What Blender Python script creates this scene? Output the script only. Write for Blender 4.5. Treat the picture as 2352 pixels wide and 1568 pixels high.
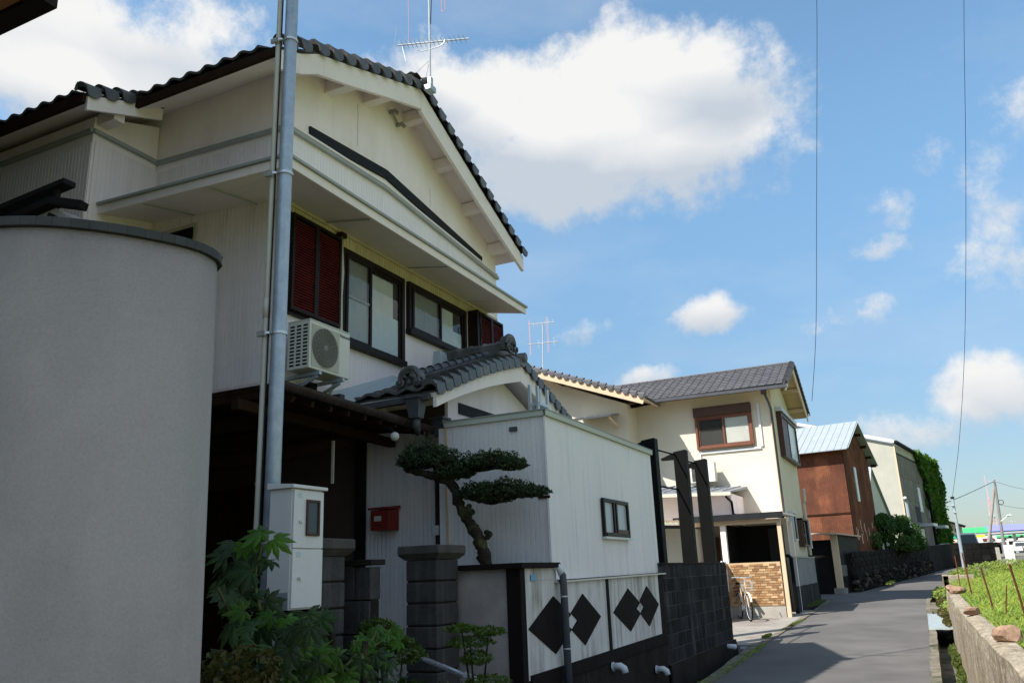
import bpy, math, random
import numpy as np
from mathutils import Matrix, Vector
random.seed(7); rng=np.random.default_rng(5)
for o in list(bpy.data.objects): bpy.data.objects.remove(o)
SC=bpy.context.scene; COL=SC.collection
# ---------------- camera
cam=bpy.data.cameras.new('camera'); camo=bpy.data.objects.new('camera',cam); COL.objects.link(camo)
def _n(v): v=np.array(v,float); return v/np.linalg.norm(v)
_y=_n((961,-501,-1900)); _z=_n((-263,6698,-1900)); _x=_n(np.cross(_y,_z)); _z=_n(np.cross(_x,_y))
camo.matrix_world=Matrix([[*_x,0],[*_y,0],[*_z,1.55],[0,0,0,1]])
cam.sensor_width=36; cam.lens=1900/2352*36; cam.clip_start=.05; cam.clip_end=5000
SC.camera=camo
# ---------------- light
SDIR=Vector((-.484,-.733,1)).normalized()
EL=math.asin(SDIR.z); AZ=math.atan2(SDIR.x,SDIR.y)
SUN_STRENGTH=3.7; SKY=.15; EXPOSURE=1.13
sun=bpy.data.lights.new('sun','SUN'); sun.energy=SUN_STRENGTH; sun.angle=math.radians(.53); sun.color=(1,.955,.88)
suno=bpy.data.objects.new('sun',sun); COL.objects.link(suno); suno.location=(-20,-30,40)
suno.rotation_euler=SDIR.to_track_quat('Z','Y').to_euler()
SC.view_settings.view_transform='Standard'; SC.view_settings.look='None'
SC.view_settings.exposure=EXPOSURE; SC.view_settings.gamma=1; SC.view_settings.use_curve_mapping=False
W=bpy.data.worlds.new('World'); SC.world=W; W.use_nodes=True
nt=W.node_tree; N=nt.nodes; Lk=nt.links; N.clear()
def nd(t,**k):
    n=N.new(t)
    for a,b in k.items(): setattr(n,a,b)
    return n
def mth(op,a,b=None,c=None,clamp=False):
    n=N.new('ShaderNodeMath'); n.operation=op; n.use_clamp=clamp
    for i,v in enumerate((a,b,c)):
        if v is None: continue
        if isinstance(v,(int,float)): n.inputs[i].default_value=v
        else: Lk.new(v,n.inputs[i])
    return n.outputs[0]
sky=nd('ShaderNodeTexSky',sky_type='NISHITA',sun_disc=False,sun_elevation=EL,sun_rotation=AZ)
sky.air_density=1.0; sky.dust_density=.7; sky.ozone_density=1.3
tc=nd('ShaderNodeTexCoord'); sep=nd('ShaderNodeSeparateXYZ'); Lk.new(tc.outputs['Generated'],sep.inputs[0])
U=mth('ARCTAN2',sep.outputs[0],sep.outputs[1]); V=mth('ARCSINE',sep.outputs[2])
# clouds as (azimuth, elevation, half width, half height, strength, flatten-bottom)
CL=[(-.271,.535,.20,.11,1.35),(-.165,.565,.08,.06,1.15),(-.345,.468,.15,.07,1.15),(-.205,.450,.11,.05,.8),(-.40,.50,.10,.09,1.1),(-.455,.541,.11,.085,1.15),(-.566,.594,.09,.055,.95),(-.50,.56,.07,.06,1.1),(-.433,.60,.03,.028,.8),
 (-.969,.554,.23,.10,1.15),(-.93,.50,.14,.05,.9),(-.865,.60,.085,.05,.95),(-1.03,.515,.09,.04,.8),(-.194,.281,.060,.03,1.15),(-.273,.222,.042,.022,1.1),(-.360,.285,.045,.02,.6),
 (.033,.372,.060,.030,.72),(-.085,.444,.055,.042,.72),(.091,.170,.060,.04,1.0),(.011,.139,.07,.028,.85),(.119,.280,.06,.045,.72),(.001,.333,.045,.02,.72),(-.038,.261,.075,.028,.66),(.135,.360,.045,.07,.72),(-.296,.640,.05,.02,.55),(-.36,.285,.05,.022,.75),(.09,.42,.05,.03,.7),
 (.35,.45,.2,.08,.9),(.9,.62,.35,.14,1.1),(1.15,.28,.35,.12,1.1),(1.7,.75,.4,.16,1.1),(1.75,.3,.4,.13,1.1),(2.3,.7,.4,.15,1.1),(2.8,.6,.35,.13,1.1),(-2.9,.35,.35,.12,1),(-2.1,.3,.3,.1,1),(.9,1.1,.6,.14,1.0),(2.2,1.15,.7,.13,1.0),(-1.2,1.05,.5,.1,.9),(.45,.8,.25,.09,.9),(.7,.3,.25,.09,.9),(1.4,.5,.3,.12,1),(2.2,.35,.35,.1,.9),(-1.6,.4,.3,.12,.9),(-2.4,.6,.3,.12,.9),(-.3,1.0,.3,.08,.7),(3.0,.3,.3,.08,.9)]  # clouds out of view, many added to brighten the shaded walls
dens=None; shade=None
warp=nd('ShaderNodeTexNoise'); warp.inputs['Scale'].default_value=5; warp.inputs['Detail'].default_value=4
Lk.new(tc.outputs['Generated'],warp.inputs['Vector'])
ws=nd('ShaderNodeSeparateColor'); Lk.new(warp.outputs['Color'],ws.inputs[0])
U2=mth('ADD',U,mth('MULTIPLY',mth('SUBTRACT',ws.outputs[0],.5),.11)); V2=mth('ADD',V,mth('MULTIPLY',mth('SUBTRACT',ws.outputs[1],.5),.07))
for (u,v,a,b,s) in CL:
    du=mth('DIVIDE',mth('SUBTRACT',U2,u),a); dv=mth('DIVIDE',mth('SUBTRACT',V2,v),b)
    r=mth('ADD',mth('MULTIPLY',du,du),mth('MULTIPLY',dv,dv))
    d=mth('MULTIPLY',mth('SUBTRACT',1.0,mth('MULTIPLY',r,.5),clamp=True),s)
    dens=d if dens is None else mth('MAXIMUM',dens,d)
    sh=mth('MULTIPLY',dv,d)
    shade=sh if shade is None else mth('ADD',shade,sh)
n1=nd('ShaderNodeTexNoise'); n1.inputs['Scale'].default_value=9; n1.inputs['Detail'].default_value=9; n1.inputs['Roughness'].default_value=.66
Lk.new(tc.outputs['Generated'],n1.inputs['Vector'])
n2=nd('ShaderNodeTexNoise'); n2.inputs['Scale'].default_value=4; n2.inputs['Detail'].default_value=5
Lk.new(tc.outputs['Generated'],n2.inputs['Vector'])
nn=mth('ADD',mth('MULTIPLY',mth('SUBTRACT',n1.outputs[0],.5),2.1),mth('MULTIPLY',mth('SUBTRACT',n2.outputs[0],.5),.5))
dd=mth('ADD',dens,nn)
mr=nd('ShaderNodeMapRange',interpolation_type='SMOOTHSTEP'); Lk.new(dd,mr.inputs[0]); mr.inputs[1].default_value=.48; mr.inputs[2].default_value=1.05
# thin haze veil near horizon and broad cirrus
n3=nd('ShaderNodeTexNoise'); n3.inputs['Scale'].default_value=2.6; n3.inputs['Detail'].default_value=8; n3.inputs['Roughness'].default_value=.6
mp=nd('ShaderNodeMapping'); mp.inputs['Scale'].default_value=(1,1,2.6); Lk.new(tc.outputs['Generated'],mp.inputs[0]); Lk.new(mp.outputs[0],n3.inputs['Vector'])
veil=mth('MULTIPLY',mth('SUBTRACT',n3.outputs[0],.47,clamp=True),.9)
cover=mth('MAXIMUM',mr.outputs[0],veil,clamp=True)
# cloud brightness: light tops, greyer base
mr2=nd('ShaderNodeMapRange'); Lk.new(mth('ADD',shade,mth('MULTIPLY',nn,.35)),mr2.inputs[0]); mr2.inputs[1].default_value=-.62; mr2.inputs[2].default_value=.5
cc=nd('ShaderNodeMix',data_type='RGBA'); Lk.new(mr2.outputs[0],cc.inputs[0])
cc.inputs[6].default_value=(1.75,1.95,2.2,1); cc.inputs[7].default_value=(2.8,2.8,2.78,1)
hz=nd('ShaderNodeMapRange',interpolation_type='SMOOTHSTEP'); Lk.new(V,hz.inputs[0]); hz.inputs[1].default_value=-.02; hz.inputs[2].default_value=.55
ht=nd('ShaderNodeMix',data_type='RGBA'); Lk.new(hz.outputs[0],ht.inputs[0]); ht.inputs[6].default_value=(.28,.295,.315,1); ht.inputs[7].default_value=(.62,.745,.72,1)
hm=nd('ShaderNodeMix',data_type='RGBA',blend_type='MULTIPLY'); hm.inputs[0].default_value=1; Lk.new(sky.outputs[0],hm.inputs[6]); Lk.new(ht.outputs[2],hm.inputs[7])
mx=nd('ShaderNodeMix',data_type='RGBA'); Lk.new(cover,mx.inputs[0]); Lk.new(hm.outputs[2],mx.inputs[6]); Lk.new(cc.outputs[2],mx.inputs[7])
bg=nd('ShaderNodeBackground'); bg.inputs[1].default_value=SKY; Lk.new(mx.outputs[2],bg.inputs[0])
wo=nd('ShaderNodeOutputWorld'); Lk.new(bg.outputs[0],wo.inputs[0])

# ---------------- materials
MATS={}
def M(name,col,rough=.8,var=.12,scale=3.,streak=0.,dirt=(.05,.045,.04),bump=.15,bscale=60.,metal=0.,orand=0.,fine=.06,col2=None,mixscale=1.2,mixlo=.5,mixhi=.62,spec=.22,sscale=7.,slo=.45,shi=.75):
    if name in MATS: return MATS[name]
    m=bpy.data.materials.new(name); m.use_nodes=True; t=m.node_tree; n=t.nodes; l=t.links
    b=n['Principled BSDF']; b.inputs['Roughness'].default_value=rough; b.inputs['Metallic'].default_value=metal
    b.inputs['Specular IOR Level'].default_value=spec if max(col)>.05 or spec!=.22 else .07
    g=n.new('ShaderNodeNewGeometry')
    def noise(s,vec=None,det=5):
        q=n.new('ShaderNodeTexNoise'); q.inputs['Scale'].default_value=s; q.inputs['Detail'].default_value=det; q.inputs['Roughness'].default_value=.6
        l.new(vec or g.outputs['Position'],q.inputs['Vector']); return q.outputs[0]
    def ramp(sock,a,b_,lo=0.,hi=1.):
        q=n.new('ShaderNodeMapRange'); l.new(sock,q.inputs[0]); q.inputs[1].default_value=a; q.inputs[2].default_value=b_; q.inputs[3].default_value=lo; q.inputs[4].default_value=hi; return q.outputs[0]
    def mix(f,a,c,mode='MIX'):
        q=n.new('ShaderNodeMix'); q.data_type='RGBA'; q.blend_type=mode
        for i,v in ((0,f),(6,a),(7,c)):
            if isinstance(v,float): q.inputs[i].default_value=v
            elif isinstance(v,tuple): q.inputs[i].default_value=(*v[:3],1)
            else: l.new(v,q.inputs[i])
        return q.outputs[2]
    c=col
    if col2: c=mix(ramp(noise(mixscale),mixlo,mixhi),col,col2)
    f=n.new('ShaderNodeMath'); f.operation='MULTIPLY'
    l.new(ramp(noise(scale),.3,.7,1-var,1+var),f.inputs[0]); l.new(ramp(noise(bscale),.25,.75,1-fine,1+fine),f.inputs[1]); v=f.outputs[0]
    if orand:
        oi=n.new('ShaderNodeObjectInfo'); f2=n.new('ShaderNodeMath'); f2.operation='MULTIPLY'; l.new(v,f2.inputs[0]); l.new(ramp(oi.outputs['Random'],0,1,1-orand,1+orand),f2.inputs[1]); v=f2.outputs[0]
    cv=n.new('ShaderNodeCombineColor')
    for i in range(3): l.new(v,cv.inputs[i])
    c=mix(1.0,c,cv.outputs[0],'MULTIPLY')
    if streak:
        mp=n.new('ShaderNodeMapping'); mp.inputs['Scale'].default_value=(sscale,sscale,.55); l.new(g.outputs['Position'],mp.inputs[0])
        s1=ramp(noise(1.,mp.outputs[0],6),slo,shi); s2=ramp(noise(.9),.35,.65)
        q=n.new('ShaderNodeMath'); q.operation='MULTIPLY'; l.new(s1,q.inputs[0]); l.new(s2,q.inputs[1])
        q2=n.new('ShaderNodeMath'); q2.operation='MULTIPLY'; l.new(q.outputs[0],q2.inputs[0]); q2.inputs[1].default_value=streak; q2.use_clamp=True
        c=mix(q2.outputs[0],c,dirt)
    l.new(c,b.inputs['Base Color'])
    if bump:
        bp=n.new('ShaderNodeBump'); bp.inputs['Strength'].default_value=bump; bp.inputs['Distance'].default_value=.01; l.new(noise(bscale,det=4),bp.inputs['Height']); l.new(bp.outputs[0],b.inputs['Normal'])
    rr=ramp(noise(scale*2),.3,.7,max(.02,rough-.08),min(1,rough+.08)); l.new(rr,b.inputs['Roughness'])
    MATS[name]=m; return m
def glass(name,tint=(.8,.85,.85),tr=.75):
    m=bpy.data.materials.new(name); m.use_nodes=True; n=m.node_tree.nodes; l=m.node_tree.links; n.clear()
    o=n.new('ShaderNodeOutputMaterial'); t=n.new('ShaderNodeBsdfTransparent'); t.inputs[0].default_value=(*[c*tr for c in tint],1)
    gl=n.new('ShaderNodeBsdfGlossy'); gl.inputs['Roughness'].default_value=.03; fn=n.new('ShaderNodeFresnel'); fn.inputs[0].default_value=1.5; ge=n.new('ShaderNodeNewGeometry'); iv=n.new('ShaderNodeMath'); iv.operation='SUBTRACT'; iv.inputs[0].default_value=1; l.new(ge.outputs['Backfacing'],iv.inputs[1]); fr=n.new('ShaderNodeMath'); fr.operation='MULTIPLY'; l.new(fn.outputs[0],fr.inputs[0]); l.new(iv.outputs[0],fr.inputs[1])
    mx=n.new('ShaderNodeMixShader'); l.new(fr.outputs[0],mx.inputs[0]); l.new(t.outputs[0],mx.inputs[1]); l.new(gl.outputs[0],mx.inputs[2]); l.new(mx.outputs[0],o.inputs[0]); return m
def leafmat(name,col,tr=.25,var=.35):
    m=M(name,col,rough=.55,var=var,scale=6,orand=var,bump=0,fine=.2,bscale=25,spec=.25,col2=(col[0]*1.35+.008,col[1]*1.05,col[2]*.8),mixscale=1.1,mixlo=.4,mixhi=.65)
    n=m.node_tree.nodes; l=m.node_tree.links; b=n['Principled BSDF']; o=[x for x in n if x.type=='OUTPUT_MATERIAL'][0]
    if not tr: return m
    ts=n.new('ShaderNodeBsdfTranslucent'); ts.inputs[0].default_value=(col[0]*1.6,col[1]*1.7,col[2]*.8,1)
    mx=n.new('ShaderNodeMixShader'); mx.inputs[0].default_value=tr; l.new(b.outputs[0],mx.inputs[1]); l.new(ts.outputs[0],mx.inputs[2]); l.new(mx.outputs[0],o.inputs[0]); return m
# ---------------- mesh helpers
WM={}
def tag(o,label=None,cat=None,group=None,kind=None):
    if label: o['label']=label
    if cat: o['category']=cat
    if group: o['group']=group
    if kind: o['kind']=kind
    return o
def thing(name,label,cat,loc,group=None):
    o=bpy.data.objects.new(name,None); COL.objects.link(o); o.location=loc; o.empty_display_size=.1
    WM[o]=Matrix.Translation(loc); return tag(o,label,cat,group)
def link(name,me,mat,Mx,parent=None):
    o=bpy.data.objects.new(name,me); COL.objects.link(o); o.matrix_basis=Mx; WM[o]=Mx
    if parent is not None: o.parent=parent; o.matrix_parent_inverse=WM[parent].inverted()
    return o
def setmat(me,mat):
    me.materials.clear(); me.materials.append(mat)
def nv(v):
    v=Vector(v); return v.normalized()
class MB:
    def __init__(s): s.v=[]; s.f=[]
    def add(s,vs,fs):
        k=len(s.v); s.v+= [tuple(p) for p in vs]; s.f+=[tuple(i+k for i in f) for f in fs]; return s
    def hexa(s,p):  # p: bottom 4 (ccw), top 4
        return s.add(p,[(3,2,1,0),(4,5,6,7),(0,1,5,4),(1,2,6,5),(2,3,7,6),(3,0,4,7)])
    def box(s,x0,x1,y0,y1,z0,z1):
        x0,x1=min(x0,x1),max(x0,x1); y0,y1=min(y0,y1),max(y0,y1); z0,z1=min(z0,z1),max(z0,z1)
        return s.hexa([(x0,y0,z0),(x1,y0,z0),(x1,y1,z0),(x0,y1,z0),(x0,y0,z1),(x1,y0,z1),(x1,y1,z1),(x0,y1,z1)])
    def obox(s,o,u,v,w):  # origin corner + three edge vectors
        o,u,v,w=map(Vector,(o,u,v,w)); 
        if u.cross(v).dot(w)<0: u,v=v,u
        return s.hexa([o,o+u,o+u+v,o+v,o+w,o+u+w,o+u+v+w,o+v+w])
    def bar(s,a,b,w,h,up=(0,0,1)):
        a,b=Vector(a),Vector(b); d=(b-a).normalized(); up=Vector(up)
        sd=d.cross(up); 
        if sd.length<1e-4: sd=d.cross(Vector((1,0,0)))
        sd.normalize(); u=sd.cross(d).normalized()
        return s.obox(a-sd*w/2-u*h/2,b-a,sd*w,u*h)
    def prism(s,poly,ext):
        n=len(poly); e=Vector(ext); P=[Vector(p) for p in poly]
        nn=Vector((0,0,0))
        for i in range(n): nn+=P[i].cross(P[(i+1)%n])
        if nn.dot(e)>0: P=P[::-1]
        return s.add(P+[p+e for p in P],[tuple(range(n)),tuple(range(2*n-1,n-1,-1))]+[((i+1)%n,i,n+i,n+(i+1)%n) for i in range(n)])
    def tube(s,pts,r,n=10,cap=True):
        P=[Vector(p) for p in pts]; R=r if isinstance(r,(list,tuple)) else [r]*len(P)
        rings=[]; ref=None
        for i,p in enumerate(P):
            d=(P[min(i+1,len(P)-1)]-P[max(i-1,0)]).normalized()
            if ref is None: ref=d.orthogonal().normalized()
            ref=(ref-d*ref.dot(d)).normalized(); b=d.cross(ref)
            rings.append([p+(ref*math.cos(2*math.pi*j/n)+b*math.sin(2*math.pi*j/n))*R[i] for j in range(n)])
        vs=[q for rg in rings for q in rg]; fs=[]
        for i in range(len(P)-1):
            for j in range(n):
                a=i*n+j; b2=i*n+(j+1)%n; fs.append((a,b2,b2+n,a+n))
        if cap: fs.append(tuple(range(n-1,-1,-1))); fs.append(tuple(range((len(P)-1)*n,len(P)*n)))
        return s.add(vs,fs)
    def ball(s,c,r,n=8,m=6,sq=(1,1,1)):
        c=Vector(c); vs=[c+Vector((0,0,-r*sq[2]))]; 
        for i in range(1,m):
            t=math.pi*i/m
            for j in range(n):
                a=2*math.pi*j/n; vs.append(c+Vector((r*sq[0]*math.sin(t)*math.cos(a),r*sq[1]*math.sin(t)*math.sin(a),-r*sq[2]*math.cos(t))))
        vs.append(c+Vector((0,0,r*sq[2]))); fs=[]
        for j in range(n): fs.append((0,1+(j+1)%n,1+j)); fs.append((len(vs)-1,1+(m-2)*n+j,1+(m-2)*n+(j+1)%n))
        for i in range(m-2):
            for j in range(n): a=1+i*n+j; b=1+i*n+(j+1)%n; fs.append((a,b,b+n,a+n))
        return s.add(vs,fs)
    def mesh(s,name,mat,off=(0,0,0),smooth=False):
        me=bpy.data.meshes.new(name); o=Vector(off)
        me.from_pydata([tuple(Vector(p)-o) for p in s.v],[],s.f); me.update()
        if smooth: me.polygons.foreach_set('use_smooth',[True]*len(me.polygons))
        setmat(me,mat); return me
    def build(s,name,mat,parent=None,bev=0,smooth=False,label=None,cat=None,group=None,kind=None):
        a=np.array([tuple(p) for p in s.v]); c=Vector(((a[:,0].min()+a[:,0].max())/2,(a[:,1].min()+a[:,1].max())/2,a[:,2].min()))
        me=s.mesh(name,mat,c,smooth); o=link(name,me,mat,Matrix.Translation(c),parent)
        if bev:
            b=o.modifiers.new('bevel','BEVEL'); b.width=bev; b.segments=2; b.limit_method='ANGLE'; b.harden_normals=False
        return tag(o,label,cat,group,kind)
def B(*a): return MB().box(*a)
def frameM(o,x,y,z):
    x,y,z,o=Vector(x),Vector(y),Vector(z),Vector(o)
    return Matrix(((x.x,y.x,z.x,o.x),(x.y,y.y,z.y,o.y),(x.z,y.z,z.z,o.z),(0,0,0,1)))
def fastmesh(name,verts,quads,mat,smooth=False):
    me=bpy.data.meshes.new(name); verts=np.asarray(verts,dtype=np.float32); quads=np.asarray(quads,dtype=np.int32); k=quads.shape[1]
    me.vertices.add(len(verts)); me.vertices.foreach_set('co',verts.ravel())
    me.loops.add(quads.size); me.loops.foreach_set('vertex_index',quads.ravel())
    me.polygons.add(len(quads)); me.polygons.foreach_set('loop_start',np.arange(0,quads.size,k,dtype=np.int32)); me.polygons.foreach_set('loop_total',np.full(len(quads),k,dtype=np.int32))
    me.update(calc_edges=True); setmat(me,mat); return me
GP=[(-1000,0),(13,0),(24,.3),(40,.65),(70,1.3),(120,1.9),(200,2.2),(5000,2.2)]
def g(Y): return float(np.interp(Y,[a for a,b in GP],[b for a,b in GP]))
# vertical siding planks as separate parts: unit plank x=width, z=height 1, front face +y
def plank_mesh(name,mat,w,d=.006,groove=.009):
    mb=MB(); a,b=0.0,w; c=groove
    prof=[(a,.002),(a,-.002),(a+c,-.002),(a+c*1.6,d*-1),(b-c*.3,d*-1),(b-c*.3,.002)]
    prof=[(x,-y) for x,y in prof]  # y outwards
    n=len(prof); mb.add([(x,y,0) for x,y in prof]+[(x,y,1) for x,y in prof],[tuple(range(n-1,-1,-1)),tuple(range(n,2*n))]+[(i,(i+1)%n,n+(i+1)%n,n+i) for i in range(n)])
    return mb.mesh(name,mat)
def planks(parent,me,o,d,out,length,z0,z1,w,name='siding_plank',lo=None,maxn=400):
    """o: start point (x,y) on the wall surface; d: run direction; out: outward normal; z0,z1: floats or functions of distance"""
    d=Vector((*d,0)).normalized(); out=Vector((*out,0)); n=int(round(length/w)); objs=[]
    x=d; 
    for i in range(n):
        u=(i+.5)*w; a=z0(u) if callable(z0) else z0; b=z1(u) if callable(z1) else z1
        if b-a<.02: continue
        p=Vector((o[0],o[1],a))+d*(i*w)
        q=link(name,me,None,frameM(p,d,out,(0,0,b-a)),parent); objs.append(q)
    return objs
# ---------------- material library
m_asph=M('asphalt',(.125,.117,.110),.9,.13,1.6,bump=.35,bscale=160,fine=.22,col2=(.10,.094,.09),mixscale=.35,mixlo=.4,mixhi=.6)
m_conc=M('concrete',(.36,.33,.29),.9,.18,2.2,streak=.3,dirt=(.12,.1,.08),bump=.3,bscale=70,fine=.12)
m_slab=M('slab_concrete',(.27,.245,.215),.9,.15,1.5,bump=.3,bscale=90,fine=.14,col2=(.22,.19,.17),mixscale=.9)
m_kerb=M('kerb_concrete',(.17,.148,.115),.95,.3,4,bump=.5,bscale=45,fine=.25,col2=(.07,.075,.04),mixscale=2.5)
m_ground=M('soil',(.07,.06,.042),.95,.3,2,bump=.6,bscale=30,fine=.3,col2=(.05,.07,.02),mixscale=.4)
m_stucco=M('house_stucco',(.90,.79,.78),.9,.07,1.0,streak=.35,dirt=(.56,.48,.38),slo=.44,shi=.7,bump=.12,bscale=140,fine=.03,sscale=4)
m_siding=M('siding_enamel',(.84,.75,.74),.5,.05,1.2,streak=.3,dirt=(.40,.35,.24),bump=.04,bscale=50,fine=.02,orand=.02)
m_sidlow=M('siding_yellowed',(.58,.50,.37),.6,.08,1.2,streak=.3,dirt=(.28,.2,.08),bump=.04,orand=.05)
m_shed=M('shed_siding',(.79,.745,.735),.5,.04,1.1,streak=.35,dirt=(.34,.38,.42),bump=.05,bscale=40,orand=.015,sscale=13,slo=.50,shi=.66)
m_barge=M('painted_barge',(.87,.76,.72),.75,.05,2,streak=.3,dirt=(.36,.3,.2),bump=.08,slo=.55)
m_soffit=M('soffit_board',(.82,.72,.69),.8,.06,1.5,bump=.05)
m_trim=M('grey_green_trim',(.33,.34,.32),.5,.08,3,bump=.04)
m_dktrim=M('dark_grey_band',(.022,.023,.025),.6,.15,4,bump=.05)
m_tile=M('kawara_tile',(.075,.077,.077),.42,.3,5,bump=.2,bscale=50,orand=.22,fine=.15,col2=(.12,.105,.10),mixscale=9,spec=.45)
m_tile2=M('flat_roof_tile',(.098,.094,.10),.5,.12,4,bump=.15,orand=.12,fine=.1)
m_brown=M('brown_aluminium',(.020,.014,.012),.35,.1,5,bump=.02)
m_redslat=M('red_louvre',(.125,.016,.013),.45,.3,2.5,bump=.05,fine=.1)
m_woodd=M('dark_timber',(.030,.015,.008),.8,.25,6,bump=.2)
m_browall=M('brown_plaster',(.085,.058,.042),.95,.2,1.5,bump=.3,bscale=120,fine=.12)
m_black=M('near_black',(.012,.011,.011),.7,.2,3,bump=.05)
m_gutter=M('brown_gutter',(.050,.036,.034),.28,.2,5,bump=.02)
m_steel=M('galvanised_steel',(.40,.455,.51),.42,.14,9,bump=.06,metal=.35,fine=.1,bscale=25,streak=.25,dirt=(.2,.22,.25))
m_pvc=M('cream_pvc',(.55,.51,.42),.45,.05,3,bump=.02)
m_grpvc=M('grey_pvc',(.075,.078,.088),.35,.12,4,bump=.02)
m_whpvc=M('white_pvc',(.65,.66,.68),.4,.06,4,bump=.02)
m_band=M('stainless_band',(.62,.62,.64),.3,.06,9,bump=.02,metal=.6)
m_white=M('white_enamel',(.72,.70,.67),.38,.03,2,bump=.02,streak=.12,dirt=(.35,.3,.24))
m_acgr=M('ac_grille',(.23,.22,.19),.6,.1,5,bump=.02)
m_acwh=M('ac_casing',(.66,.645,.58),.5,.04,3,bump=.02,streak=.15,dirt=(.4,.34,.24))
m_red=M('mailbox_red',(.19,.017,.012),.4,.12,5,bump=.02)
m_label=M('label_plate',(.5,.48,.44),.5,.15,60,bump=.02,fine=.3,bscale=200)
m_granite=M('granite_block',(.060,.056,.052),.9,.25,5,streak=.8,slo=.5,shi=.68,sscale=11,dirt=(.15,.15,.14),bump=.5,bscale=55,fine=.25,orand=.12)
m_granlt=M('granite_cap',(.085,.076,.066),.9,.25,6,bump=.5,bscale=55,fine=.25,streak=.5,dirt=(.025,.023,.02))
m_block=M('sooty_block',(.026,.025,.025),.95,.3,3,streak=1.0,dirt=(.15,.15,.15),bump=.6,bscale=70,fine=.25,orand=.35,slo=.52,shi=.75,sscale=5)
m_base=M('mossy_base',(.026,.023,.019),.95,.4,2.2,streak=.7,dirt=(.16,.155,.14),bump=.6,bscale=30,fine=.3,slo=.6,shi=.8)
m_diaw=M('weathered_white',(.66,.635,.59),.85,.06,2,streak=1.3,dirt=(.20,.175,.12),bump=.2,bscale=80,sscale=7,slo=.44,shi=.68)
m_diag=M('grimy_panel',(.36,.31,.28),.9,.2,2.5,streak=.8,dirt=(.13,.09,.065),bump=.3,bscale=60,sscale=5)
m_diab=M('diamond_paint',(.014,.010,.009),.75,.12,4,bump=.1)
m_grey=M('grey_stucco_wall',(.365,.312,.278),.92,.12,1.6,bump=.55,bscale=110,fine=.09,streak=.55,dirt=(.20,.18,.165),slo=.42,shi=.64,sscale=3,col2=(.305,.278,.252),mixscale=.8)
m_slate=M('slate_coping',(.052,.052,.052),.6,.15,12,bump=.2,orand=.08)
m_bark=M('bark',(.036,.028,.020),.95,.35,10,bump=1.0,bscale=45,fine=.35,col2=(.07,.075,.03),mixscale=6)
m_wood=M('cedar_soffit',(.28,.115,.05),.6,.12,3,bump=.1,orand=.12)
m_cream=M('cream_render',(.66,.585,.475),.9,.035,1.0,bump=.15,bscale=120,streak=.1,dirt=(.5,.42,.28))
m_cream2=M('cream_timber',(.62,.46,.31),.7,.06,3,bump=.1)
m_brick=M('orange_brick',(.30,.165,.08),.85,.12,9,bump=.3,orand=.28,fine=.1)
m_mortar=M('mortar',(.5,.36,.22),.9,.1,5,bump=.3)
m_winbr=M('window_brown',(.16,.062,.038),.45,.1,5,bump=.02)
m_winbr2=M('shutter_box_brown',(.075,.036,.026),.45,.1,5,bump=.02)
m_curt=M('curtain',(.62,.60,.57),.9,.08,4,bump=.1)
m_frost=M('frosted_lower_pane',(.56,.60,.60),.25,.05,2,bump=.0)
m_screen=M('insect_screen',(.27,.26,.235),.9,.06,2,bump=0)
m_rust=M('rusty_sheet',(.115,.042,.024),.85,.3,1.6,streak=.7,dirt=(.065,.024,.016),bump=.35,bscale=25,fine=.25,orand=.25,sscale=4,col2=(.16,.060,.030),mixscale=1.5)
m_rustlt=M('flaked_patch',(.50,.36,.28),.85,.2,3,bump=.2)
m_zinc=M('pale_blue_roof',(.31,.345,.37),.6,.05,2,bump=.03,orand=.05,metal=.1)
m_greyw=M('old_cement_board',(.185,.175,.155),.9,.16,1.2,streak=.65,dirt=(.07,.065,.06),bump=.3,orand=.14,sscale=2)
m_greyl=M('pale_cement_board',(.42,.40,.34),.9,.08,1.,streak=.2,dirt=(.22,.2,.17),bump=.2,orand=.05)
m_palew=M('pale_green_sheet',(.50,.52,.45),.7,.05,1.5,bump=.05)
m_stone=M('dark_stone',(.016,.015,.013),.95,.4,3,bump=.8,bscale=20,fine=.4,orand=.35,streak=.5,dirt=(.11,.105,.10),slo=.6)
m_stlt=M('base_stone',(.06,.05,.04),.95,.5,3,bump=.8,bscale=20,fine=.4,orand=.5,col2=(.035,.045,.02),mixscale=2)
m_wallr=M('old_retaining_concrete',(.34,.285,.215),.95,.25,5,streak=.8,dirt=(.085,.065,.035),bump=1.,bscale=40,fine=.4,sscale=12,slo=.42,shi=.65,col2=(.20,.14,.06),mixscale=1.2,mixlo=.55,mixhi=.7)
m_rock=M('brown_rock',(.30,.19,.13),.9,.25,12,bump=.8,bscale=30,fine=.25)
m_rod=M('rusty_rod',(.12,.04,.022),.9,.2,8,bump=.3)
m_grate=M('steel_grate',(.45,.5,.5),.45,.05,6,bump=.02,metal=.3)
m_water=M('ditch_bed',(.018,.018,.014),.4,.3,3,bump=.3)
m_moss=M('moss',(.09,.11,.015),.95,.4,9,bump=.8,bscale=60)
m_cable=M('cable_black',(.02,.02,.022),.6,.1,3,bump=0)
m_pinkrod=M('antenna_pink',(.55,.34,.38),.5,.05,3,bump=0)
m_alu=M('aluminium',(.52,.54,.55),.35,.05,5,bump=.02,metal=.4)
m_post=M('black_post',(.005,.005,.005),.6,.1,3,bump=.02,spec=.08)
m_metalroof=M('grey_sheet_roof',(.20,.22,.25),.45,.08,2,bump=.03)
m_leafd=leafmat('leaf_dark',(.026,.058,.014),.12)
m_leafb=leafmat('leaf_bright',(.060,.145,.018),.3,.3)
m_leafp=leafmat('leaf_pine',(.030,.056,.022),.08,.4)
m_leafa=leafmat('leaf_azalea',(.075,.13,.020),.2,.4)
m_leafi=leafmat('leaf_ivy',(.045,.13,.010),.2,.35)
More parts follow.
